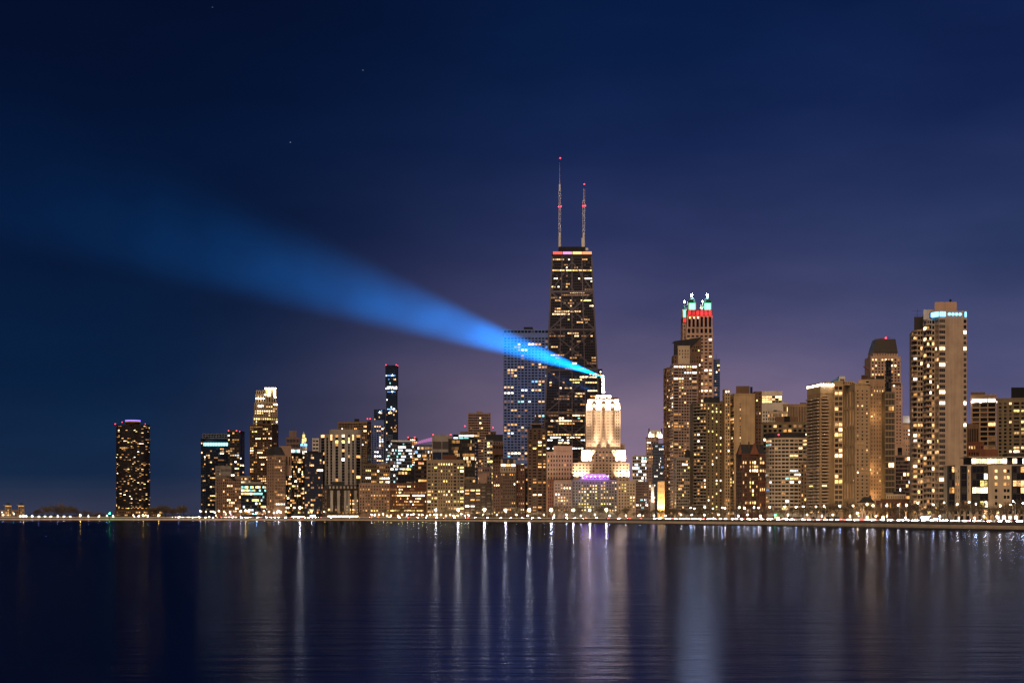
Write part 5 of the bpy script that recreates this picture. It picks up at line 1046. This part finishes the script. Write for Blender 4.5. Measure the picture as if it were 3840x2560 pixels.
# curved white apartment building
D = 1475; o = Bld('curved_apartment_building', 'white curved apartment building with long bands of windows', (PX(2950, D), D + 16, GZ)); z1 = PZ(1640, D); nr = 19
pl = [(PX(2872, D + 22), D + 22), (PX(2883, D + 11), D + 11), (PX(2904, D + 4), D + 4), (PX(2930, D + 1), D + 1), (PX(2960, D), D), (PX(3028, D + 1), D + 1), (PX(3028, D + 1), D + 34), (PX(2874, D + 34), D + 34)]
cs = lambda n, l=.12: W(n, nr, .84, .5, l, 'mixed', band='white', kind='split', frame='frame_dark', ml=.3, mr=.3, mb=8, mt=1, depth=.5, blind=.15)
o.block(pl, GZ, z1, 'cream', [cs(2, .3), cs(2, .2), cs(2), cs(2), cs(4)]); o.D = D; o.z1 = z1
mb = MB(); pp = [(PX(2888, D), D + 16), (PX(2910, D), D + 9), (PX(2940, D), D + 6), (PX(3026, D), D + 6), (PX(3026, D), D + 28), (PX(2888, D), D + 28)]; mb.prism(pp, z1, PZ(1620, D)); o.mbuild(mb, 'penthouse', ['slate'])
o.pent(3001, 3028, 1735, D, 12, 'tan', W(2, 13, .4, .6, .25, 'amber'), 'stair_tower', z0=GZ, off=-7); o.warn(2920, 1629, D + 4, .7); o.finish()
# balcony tower with the light strip
D = 1405; o = bld('sawtooth_balcony_tower', 'beige tower with sawtooth balconies and a strip of light round its roof', 3027, 3076, 3127, D, 1474, 'L', 30, 'gold', W(2, 36, .5, .5, .14, 'warm', mb=5, mt=2, colw=[(1.5, .7), (1, .001)], skip=lambda i, j: i == 1, depth=1.0, bal=dict(mat='stone', d=1.6, cols=[0], w=.85)), W(2, 36, .74, .5, .14, 'amber', mb=5, mt=2, depth=1.2, bal=dict(mat='stone', d=2.2, w=.8)))
p = o.plan; c_ = sum(np.array(q) for q in p) / 4; pe = [tuple(np.array(q) * 1.0 + (np.array(q) - c_) * .05) for q in p]; z2 = PZ(1446, D)
mb = MB(); mb.prism(p, o.z1, z2); o.mbuild(mb, 'top_band', ['gold']); mb = MB(); mb.prism(pe, z2 + 1.4, z2 + 2.6); o.mbuild(mb, 'roof_slab', ['cream']); mb = MB(); mb.prism([tuple(np.array(q) * .985 + c_ * .015) for q in pe], z2 + .02, z2 + 1.38); o.mbuild(mb, 'light_strip', ['strip_white'])
for k in range(5): o.warn(3079 + k * 11, 1441, D - 2, .35, 'work_white', 'roof_lamp')
o.finish()
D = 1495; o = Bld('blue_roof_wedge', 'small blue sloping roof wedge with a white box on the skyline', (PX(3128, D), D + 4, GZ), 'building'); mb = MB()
mb.add([(PX(3106, D), D, PZ(1436, D)), (PX(3148, D), D, PZ(1436, D)), (PX(3148, D), D, PZ(1414, D)), (PX(3106, D), D + 12, PZ(1436, D)), (PX(3148, D), D + 12, PZ(1436, D)), (PX(3148, D), D + 12, PZ(1414, D))], [(0, 1, 2), (5, 4, 3), (0, 2, 5, 3), (1, 4, 5, 2), (0, 3, 4, 1)]); wallmat('blue_glow_roof', (.05, .24, .42), .3); o.mbuild(mb, 'wedge_roof', ['blue_glow_roof'])  # the wedge's blue glow is put into its base colour
o.panel('roof_box', 3147, 3169, 1410, 1430, D - 2, 'white', 10); o.panel('wall', 3100, 3170, 1430, 1940, D + 1, 'gold', 14)
# curtain-walled slab and big setback tower
bld('curtained_slab', 'beige slab with wide curtained windows between two taller blocks', 3127, 3127, 3162, 1390, 1432, 'F', 26, 'gold', W(2, 24, .8, .62, .34, 'yellow', 'wide', band='cream', mb=8, mt=3, blind=.9)).pent(3150, 3166, 1420, mat='brown', off=5).finish()
D = 1365; o = bld('setback_tower', 'broad tan stone tower of stepped blocks with arched top windows', 3162, 3206, 3262, D, 1440, 'L', 26, 'gold', W(3, 32, .32, .42, .07, 'warm', 'split', band='stone', mb=10, mt=4, collit={0: .2}), W(4, 6, .45, .9, .12, 'amber', mb=16, mt=4, depth=.9))
o.pent(3219, 3262, 1422, D, 18, 'gold', W(3, 1, .8, .6, .1), 'upper_block', off=1)
o.pent(3168, 3204, 1428, D, 16, 'gold', W(4, 1, .5, .8, 0), 'arched_stage', off=10)
o.block([(PX(3262, D + 10), D + 10), (PX(3318, D + 10), D + 10), (PX(3318, D + 10), D + 36), (PX(3262, D + 10), D + 36)], GZ, PZ(1421, D + 10), 'tan', [W(5, 32, .28, .45, .1, 'amber', mb=8, mt=5)], name='lit_court_wall')
o.pent(3230, 3254, 1406, D, 6, 'darkbrown', off=14, z0=PZ(1424, D)); o.pent(3284, 3316, 1408, D, 8, 'slate', off=20, z0=PZ(1424, D)); o.pent(3264, 3280, 1414, D, 6, 'darkbrown', off=18, z0=PZ(1424, D))
o.block([(PX(3318, D - 2), D - 2), (PX(3356, D - 2), D - 2), (PX(3356, D - 2), D + 28), (PX(3318, D - 2), D + 28)], GZ, PZ(1468, D - 2), 'olive', [W(3, 20, .7, .7, .03, 'warm', 'split', band='gold', depth=.15, blind=.95)], name='flank_block')
for (px, py, pw) in ((3266, 1760, 1800), (3268, 1860, 2500), (3270, 1560, 1500), (3312, 1820, 1200)):
    ld = bpy.data.lights.new('court_lamp', 'POINT'); ld.energy = pw; ld.color = (1, .6, .25); ld.shadow_soft_size = .5; lo = bpy.data.objects.new('court_lamp', ld); COL.objects.link(lo); lo.parent = o.root; A = Vector((PX(px, D + 5), D + 5, PZ(py, D + 5))); lo.location = A - o.base
    mb = MB(); mb.ball((A.x, A.y + .9, A.z), .35); mb.tube((A.x, A.y + .9, A.z), (A.x, D + 10, A.z), .08, .08, 4); o.mbuild(mb, 'wall_lamp', ['lit_w2'])
o.finish()
# tower with the dark hat
D = 1765; o = Bld('dark_hatted_tower', 'pink stone tower under a dark tapering hat-like roof', (PX(3322, D), D + 18, GZ))
def qd(x0, x1, dy=0, d=30): return [(PX(x0, D + dy), D + dy), (PX(x1, D + dy), D + dy), (PX(x1, D + dy), D + dy + d), (PX(x0, D + dy), D + dy + d)]
o.block(qd(3262, 3384, 4), GZ, PZ(1436, D + 4), 'pinkstone', [W(10, 38, .4, .45, .1, 'warm', mb=6, mt=1)]); o.block(qd(3265, 3378, 2), PZ(1436, D + 2), PZ(1336, D + 2), 'pinkstone', [W(9, 8, .5, .55, .2, 'warm', mb=1, mt=2, rowlit={-1: (.8, 'warm'), -3: .5})], name='upper_stage')
o.block(qd(3274, 3367, 4, 26), PZ(1336, D + 4), PZ(1321, D + 4), 'pinkstone', [W(9, 1, .4, .6, 0)], name='arched_stage')
mb = MB(); mb.prism(qd(3275, 3367, 3, 28), PZ(1321, D + 3), PZ(1269, D + 3), 0, qd(3284, 3358, 8, 18)); o.mbuild(mb, 'hat_roof', ['bronze'])
o.block(qd(3322, 3343, .8, 4), PZ(1560, D), PZ(1349, D), 'slate', [W(2, 18, .85, .8, .05, 'cool', 'bare', depth=.2)], name='glass_strip')
mb = MB(); A, B = Vector((PX(3302, D), D + 12, PZ(1266, D))), Vector((PX(3348, D), D + 12, PZ(1260, D))); mb.tube(A, B, .5, .35, 5); mb.tube(Vector((PX(3322, D), D + 12, PZ(1269, D))), Vector((PX(3322, D), D + 12, PZ(1263, D))), .5, .5, 5); o.mbuild(mb, 'roof_crane', ['redbrick'])
mb = MB(); mb.tube((PX(3243, D), D + 6, PZ(1371, D)), (PX(3264, D), D + 6, PZ(1386, D)), .9, .7, 5); o.mbuild(mb, 'crane_arm', ['redbrick']); o.warn(3322, 1267, D + 6, .9); o.finish()
bld('pink_block', 'small pink block with a bright roof lamp left of the tallest balcony tower', 3384, 3384, 3424, 1665, 1588, 'F', 20, 'pinkstone', W(4, 24, .4, .45, .18, 'warm')).pent(3386, 3422, 1559, mat='pale', off=3).warn(3418, 1582, 1663, 1.0, 'work_white', 'roof_lamp').finish()
bld('louvred_block', 'pinkish block with a dark louvred opening above the lattice block', 3357, 3357, 3392, 1495, 1666, 'F', 16, 'pinkstone', W(1, 4, .55, .8, 0, mb=30, mt=2)).finish()
bld('lattice_block', 'dark glass block with a fine pale lattice beside the balcony tower', 3357, 3357, 3424, 1425, 1710, 'F', 22, 'pinkgrey', W(13, 15, .84, .78, .16, 'mixed', 'bare', mb=4, mt=.6, depth=.25), cap=300).clutter(3).finish()

# --- the tall balcony tower on the right
D = 1185; o = Bld('balcony_tower', 'tallest apartment tower by the drive, with blue-lit top and blank beige wall', (PX(3540, D), D + 18, GZ)); nr = 36
z1 = PZ(1190, D); zL = PZ(1232, D + 16)
u = np.array((math.cos(.12), math.sin(.12))); C = np.array((PX(3521, D), D)); Rr_ = C + u * (((3626 - CX) / F * C[1] - C[0]) / (u[0] - (3626 - CX) / F * u[1]))
L0 = [np.array((PX(3420, D + 34), D + 34)), np.array((PX(3423, D + 27), D + 27)), np.array((PX(3440, D + 22), D + 22)), np.array((PX(3461, D + 19), D + 19))]
L1 = [np.array((PX(3461, D + 17), D + 17)), np.array((PX(3475, D + 10), D + 10)), np.array((PX(3494, D + 7), D + 7)), np.array((PX(3505, D + 6.5), D + 6.5)), C]
bw = lambda n, l, k='split', **kw: W(n, nr, .84, .6, l, 'warm', k, 'frame_light', band='cream', ml=.2, mr=.2, mb=4, mt=.6, depth=.4, **kw)
o.block([tuple(q) for q in L0] + [tuple(L0[-1] + (3, 25)), tuple(L0[0] + (3, 20))], GZ, zL, 'stone', [bw(1, .3), bw(1, .35, 'wide'), bw(2, .3)], name='rounded_bay')
end = Rr_ + np.array((-.12, 1)) * 38
o.block([tuple(q) for q in L1] + [tuple(Rr_), tuple(end), (PX(3461, D + 40), D + 44)], GZ, z1, 'stone',
        [bw(1, .3), bw(2, .38), bw(1, .3), W(2, nr, .8, .6, .25, 'warm', 'split', 'frame_light', mb=4, mt=.6), W(3, nr, .9, .62, .22, 'bright', 'grid', 'frame_light', ml=.1, mr=.2, mb=4, mt=.6, depth=.4, colw=[(5.4, .9), (15, .0005), (2.7, .85)], skip=lambda i, j: i == 1)])
zt = PZ(1164, D)
o.block([(L1[2][0], L1[2][1]), tuple(C), tuple(Rr_), tuple(end), (L1[2][0], L1[2][1] + 30)], z1, zt, 'stone', [W(5, 1, .75, .75, 0, mb=.3, mt=.5), W(3, 1, .9, .7, 0, mb=.3, mt=.5, colw=[(5.4, .9), (15, .0005), (2.7, .85)], skip=lambda i, j: i == 1)], name='top_storey')
def onf(a_, b_, f): return a_ + (b_ - a_) * f
for k in range(5): q = onf(L1[2], C, (k + .5) / 5); mb = MB(); mb.box(q[0] - 1.1, q[0] + 1.1, q[1] - .5, q[1] - .1, z1 + .8, zt - 1); o.mbuild(mb, 'blue_window', ['strip_blue'])
for f_ in (.06, .13, .20, .95): q = onf(C, Rr_, f_); mb = MB(); mb.box(q[0] - .55, q[0] + .55, q[1] - .5, q[1] - .1, z1 + .8, zt - 1); o.mbuild(mb, 'blue_window', ['strip_blue'])
for f_ in (.37, .50, .63, .755):
    q = onf(C, Rr_, f_); mb = MB(); mb.tube((q[0], q[1] - .45, (z1 + zt) / 2), (q[0], q[1] + .2, (z1 + zt) / 2), .98, .98, 16); o.mbuild(mb, 'round_window', ['strip_blue'])
o.D = D; o.z1 = zt; o.pent(3505, 3588, 1132, D, 14, 'pinkstone', off=6); o.pent(3560, 3568, 1122, D, 3, 'black', off=9, z0=PZ(1133, D + 9)); o.pent(3463, 3506, 1160, D, 10, 'pale', off=14, z0=z1); o.pent(3428, 3470, 1188, D, 10, 'charcoal', off=26, z0=zL)
# balconies on the rounded bays
rh = (zL - GZ - 4.6) / nr; rh2 = (z1 - GZ - 4.6) / nr
for (P0, P1, r_, n_) in ((L0[1], L0[2], rh, nr), (L1[1], L1[2], rh2, nr)):
    me = balcony_mesh('solid', 'stone'); d_ = P1 - P0; w_ = np.linalg.norm(d_); yaw = math.atan2(d_[1], d_[0]); mid = (P0 + P1) / 2
    for j in range(1, n_):
        b_ = bpy.data.objects.new('balcony', me); COL.objects.link(b_); b_.parent = o.root; b_.location = (mid[0] - o.base.x, mid[1] - o.base.y, 4 + r_ * j + .1); b_.rotation_euler = (0, 0, yaw); b_.scale = (w_ * .92, 1.6, .85)
mb = MB(); x, y = PX(3440, D + 30), D + 30; zz = PZ(1156, D + 30); mb.tube((x, y, PZ(1188, D + 30)), (x, y, zz), .12, .08, 5); mb.tube((x - 4, y, zz - 2), (x + 3.5, y, zz - 2), .08, .08, 4); mb.tube((x - 2.5, y, zz - 5), (x + 3, y, zz - 5), .08, .08, 4); o.mbuild(mb, 'aerial', ['charcoal']); o.finish()
# --- right edge
D = 1365; o = bld('pier_framed_office', 'dark glass office framed by lit brown piers right of the balcony tower', 3640, 3640, 3737, D, 1484, 'F', 24, 'tan', W(3, 24, .86, .7, .14, 'warm', 'wide', band='tan', mb=6, mt=2, ml=1, mr=.6, depth=.7, rowlit={9: (.6, 'bright'), 10: (.5, 'bright')}))
o.pent(3641, 3695, 1470, mat='brown', off=4); o.block([(PX(3628, D - 6), D - 6), (PX(3672, D - 6), D - 6), (PX(3672, D - 6), D + 4), (PX(3628, D - 6), D + 4)], GZ, PZ(1588, D - 6), 'brown', [W(6, 3, .6, .9, .06, 'warm', mb=6, mt=3)], name='low_wing')
for px in (3646, 3677, 3705, 3735): o.warn(px, 1506, D - 2, .8, 'strip_white', 'pier_lamp')
o.finish()
bld('red_brick_stepped_block', 'low stepped red brick block above the modern apartment block', 3628, 3628, 3690, 1265, 1661, 'F', 18, 'redbrick', W(6, 12, .5, .45, .2, 'warm')).pent(3672, 3742, 1684, D=1255, mat='redbrick', spec=W(7, 1, .4, .5, .8, 'warm', mb=12), z0=GZ, off=0).finish()
o = bld('edge_apartment_tower', 'grey apartment tower with paired windows at the photograph edge', 3738, 3738, 3960, 1295, 1497, 'F', 26, 'olive', W(13, 30, .5, .6, .2, 'yellow', 'split', mb=6, mt=2, colw=[(1, .5), (1, .5), (1, .45), (1.4, .75), (1, .5), (1, .5), (1.4, .75), (1, .5), (1, .5), (1.4, .75)])); o.pent(3792, 3990, 1452, mat='black', off=3); o.finish()
# modern low block at the right
D = 1110; o = Bld('modern_apartment_block', 'beige modern apartment block with dark glass bays at lower right', (PX(3700, D), D + 14, GZ)); zt = PZ(1742, D)
def mbk(x0, x1, ytop, dy, dep, spec, name, wall, z0=GZ): Dd = D + dy; p = [(PX(x0, Dd), Dd), (PX(x1, Dd), Dd), (PX(x1, Dd), Dd + dep), (PX(x0, Dd), Dd + dep)]; o.block(p, z0, PZ(ytop, Dd), wall, [spec], name=name)
fl = 6
mbk(3580, 3960, 1742, 0, 28, W(1, fl, .5, .48, .25, 'warm', 'plain', mb=9.5, mt=2, depth=.5, ml=.2, mr=.2, colw=[(8, .25), (8, .25), (26, .001), (8, .25), (20, .001), (59, .001), (16, .55), (16, .0005), (11, .8), (11, .8), (14, .0005), (12, .7), (26, .001), (60, .001), (40, .2)], skip=lambda i, j: i in (2, 4, 5, 7, 10, 12, 13)), 'wall', 'cream')
for (x0, x1, n, l) in ((3558, 3581, 2, .3), (3604, 3627, 2, .05), (3645, 3706, 4, .15), (3797, 3858, 4, .2)):
    mbk(x0, x1, 1745, -2.2, 4, W(n, fl, .9, .86, l, 'warm', 'grid', mb=.6, mt=.4, ml=.3, mr=.3, depth=.25, rowlit={0: .6 if n > 2 else .3, 2: .75 if n > 2 else l}, run=.9), 'glass_bay', 'charcoal', PZ(1906, D - 2.2))
mbk(3640, 3990, 1714, 6, 18, W(18, 1, .92, .8, .75, 'bright', 'split', mb=.4, mt=.4), 'glass_penthouse', 'charcoal', zt); mbk(3632, 3990, 1711, 4, 22, None, 'penthouse_roof', 'cream', PZ(1714, D + 4))
mbk(3570, 3960, 1906, -3, 3, W(17, 2, .5, .7, .45, 'warm', 'split', mb=.4, mt=.6, depth=.4), 'ground_storeys', 'stone'); mbk(3775, 3990, 1700, 12, 10, None, 'lift_house', 'charcoal', zt); o.finish()
# mansions
D = 1250; o = bld('brick_mansion', 'low brick mansion with white window frames and a balustraded roof', 3284, 3284, 3418, D, 1874, 'F', 18, 'darkbrick', W(11, 2, .38, .6, .14, 'warm', 'cross', 'frame_light', mb=1.5, mt=1, depth=.3)); o.panel('cornice', 3281, 3421, 1870, 1875, D - 1, 'stone', 3)
o.pent(3322, 3398, 1852, mat='cream', spec=W(9, 1, .45, .7, .0), off=3); o.pent(3350, 3395, 1843, mat='slate', off=6, z0=PZ(1853, D + 6)); o.finish()
D = 1255; o = bld('steep_roofed_mansion', 'pale mansion with a steep dark hipped roof left of the brick mansion', 3220, 3220, 3281, D, 1888, 'F', 16, 'stone', W(5, 2, .4, .6, .3, 'warm', 'cross', mb=1, mt=1)); p = o.plan; c_ = sum(np.array(q) for q in p) / 4
mb = MB(); mb.prism([tuple(np.array(q) * 1.06 - c_ * .06) for q in p], o.z1 + .9, PZ(1862, D), 0, [tuple(np.array(q) * .35 + c_ * .65) for q in p]); o.mbuild(mb, 'hipped_roof', ['slate']); o.panel('chimney', 3262, 3268, 1856, 1885, D + 8, 'darkbrick', 2); o.finish()
D = 1290; bld('awning_shopfronts', 'low row of lit shopfronts behind the trees under the curved white building', 2880, 2880, 3150, 1380, 1930, 'F', 8, 'concrete', W(26, 1, .8, .6, .6, 'bright', 'split', mb=.6, mt=1)).finish()

# ================================================================== the searchlight beam: a spot lamp shining through a cone of misty air
ax = Vector((-1, -.03, .352)).normalized(); HA = R(8.4)
ld = bpy.data.lights.new('searchlight', 'SPOT'); ld.color = (0, .25, 1.0); ld.energy = 1.4e9; ld.spot_size = 2 * HA; ld.spot_blend = 1.0; ld.shadow_soft_size = .05
lo = bpy.data.objects.new('searchlight', ld); COL.objects.link(lo); S0 = Vector((BX - 2.3, BY - 1.0, BZ)); lo.location = S0; lo.rotation_euler = (-ax).to_track_quat('Z', 'Y').to_euler()
m = bpy.data.materials.new('misty_air'); m.use_nodes = True; t = m.node_tree; t.nodes.clear(); MATS['misty_air'] = m; m.cycles.volume_sampling = 'EQUIANGULAR'
vsn = t.nodes.new('ShaderNodeVolumeScatter'); vsn.inputs['Color'].default_value = (1, 1, 1, 1);  vsn.inputs['Anisotropy'].default_value = 0
gp = t.nodes.new('ShaderNodeNewGeometry'); sx = t.nodes.new('ShaderNodeSeparateXYZ'); t.links.new(gp.outputs['Position'], sx.inputs[0])
q1 = t.nodes.new('ShaderNodeMath'); q1.operation = 'MULTIPLY_ADD'; t.links.new(sx.outputs[2], q1.inputs[0]); q1.inputs[1].default_value = -1 / 68; q1.inputs[2].default_value = BZ / 68      # the mist thins with height
q2 = t.nodes.new('ShaderNodeMath'); q2.operation = 'EXPONENT'; t.links.new(q1.outputs[0], q2.inputs[0])
q3 = t.nodes.new('ShaderNodeMath'); q3.operation = 'MULTIPLY'; t.links.new(q2.outputs[0], q3.inputs[0])
nv_ = t.nodes.new('ShaderNodeTexNoise'); nv_.inputs['Scale'].default_value = .018; nv_.inputs['Detail'].default_value = 2; t.links.new(gp.outputs['Position'], nv_.inputs[0])
mv_ = t.nodes.new('ShaderNodeMapRange'); mv_.inputs[1].default_value = .3; mv_.inputs[2].default_value = .7; mv_.inputs[3].default_value = 1.1e-4; mv_.inputs[4].default_value = 2.1e-4; t.links.new(nv_.outputs[0], mv_.inputs[0]); t.links.new(mv_.outputs[0], q3.inputs[1])      # uneven drifting haze
t.links.new(q3.outputs[0], vsn.inputs['Density'])
to = t.nodes.new('ShaderNodeOutputMaterial'); t.links.new(vsn.outputs[0], to.inputs['Volume'])
u = ax.orthogonal().normalized(); w = ax.cross(u); Ls = 1050; mb = MB(); n = 24; v = []
for (d_, r_) in ((.4, .25), (Ls, Ls * math.tan(HA) * 1.03)):
    for k in range(n): a_ = 2 * math.pi * k / n; v.append(ax * d_ + (u * math.cos(a_) + w * math.sin(a_)) * r_)
mb.add(v, [(k, (k + 1) % n, (k + 1) % n + n, k + n) for k in range(n)] + [tuple(range(n - 1, -1, -1)), tuple(range(n, 2 * n))])
bo = mb.build('light_beam', ['misty_air'], None, S0); tag(bo, 'broad blue searchlight beam fanning out from the beacon across the sky', 'light beam')
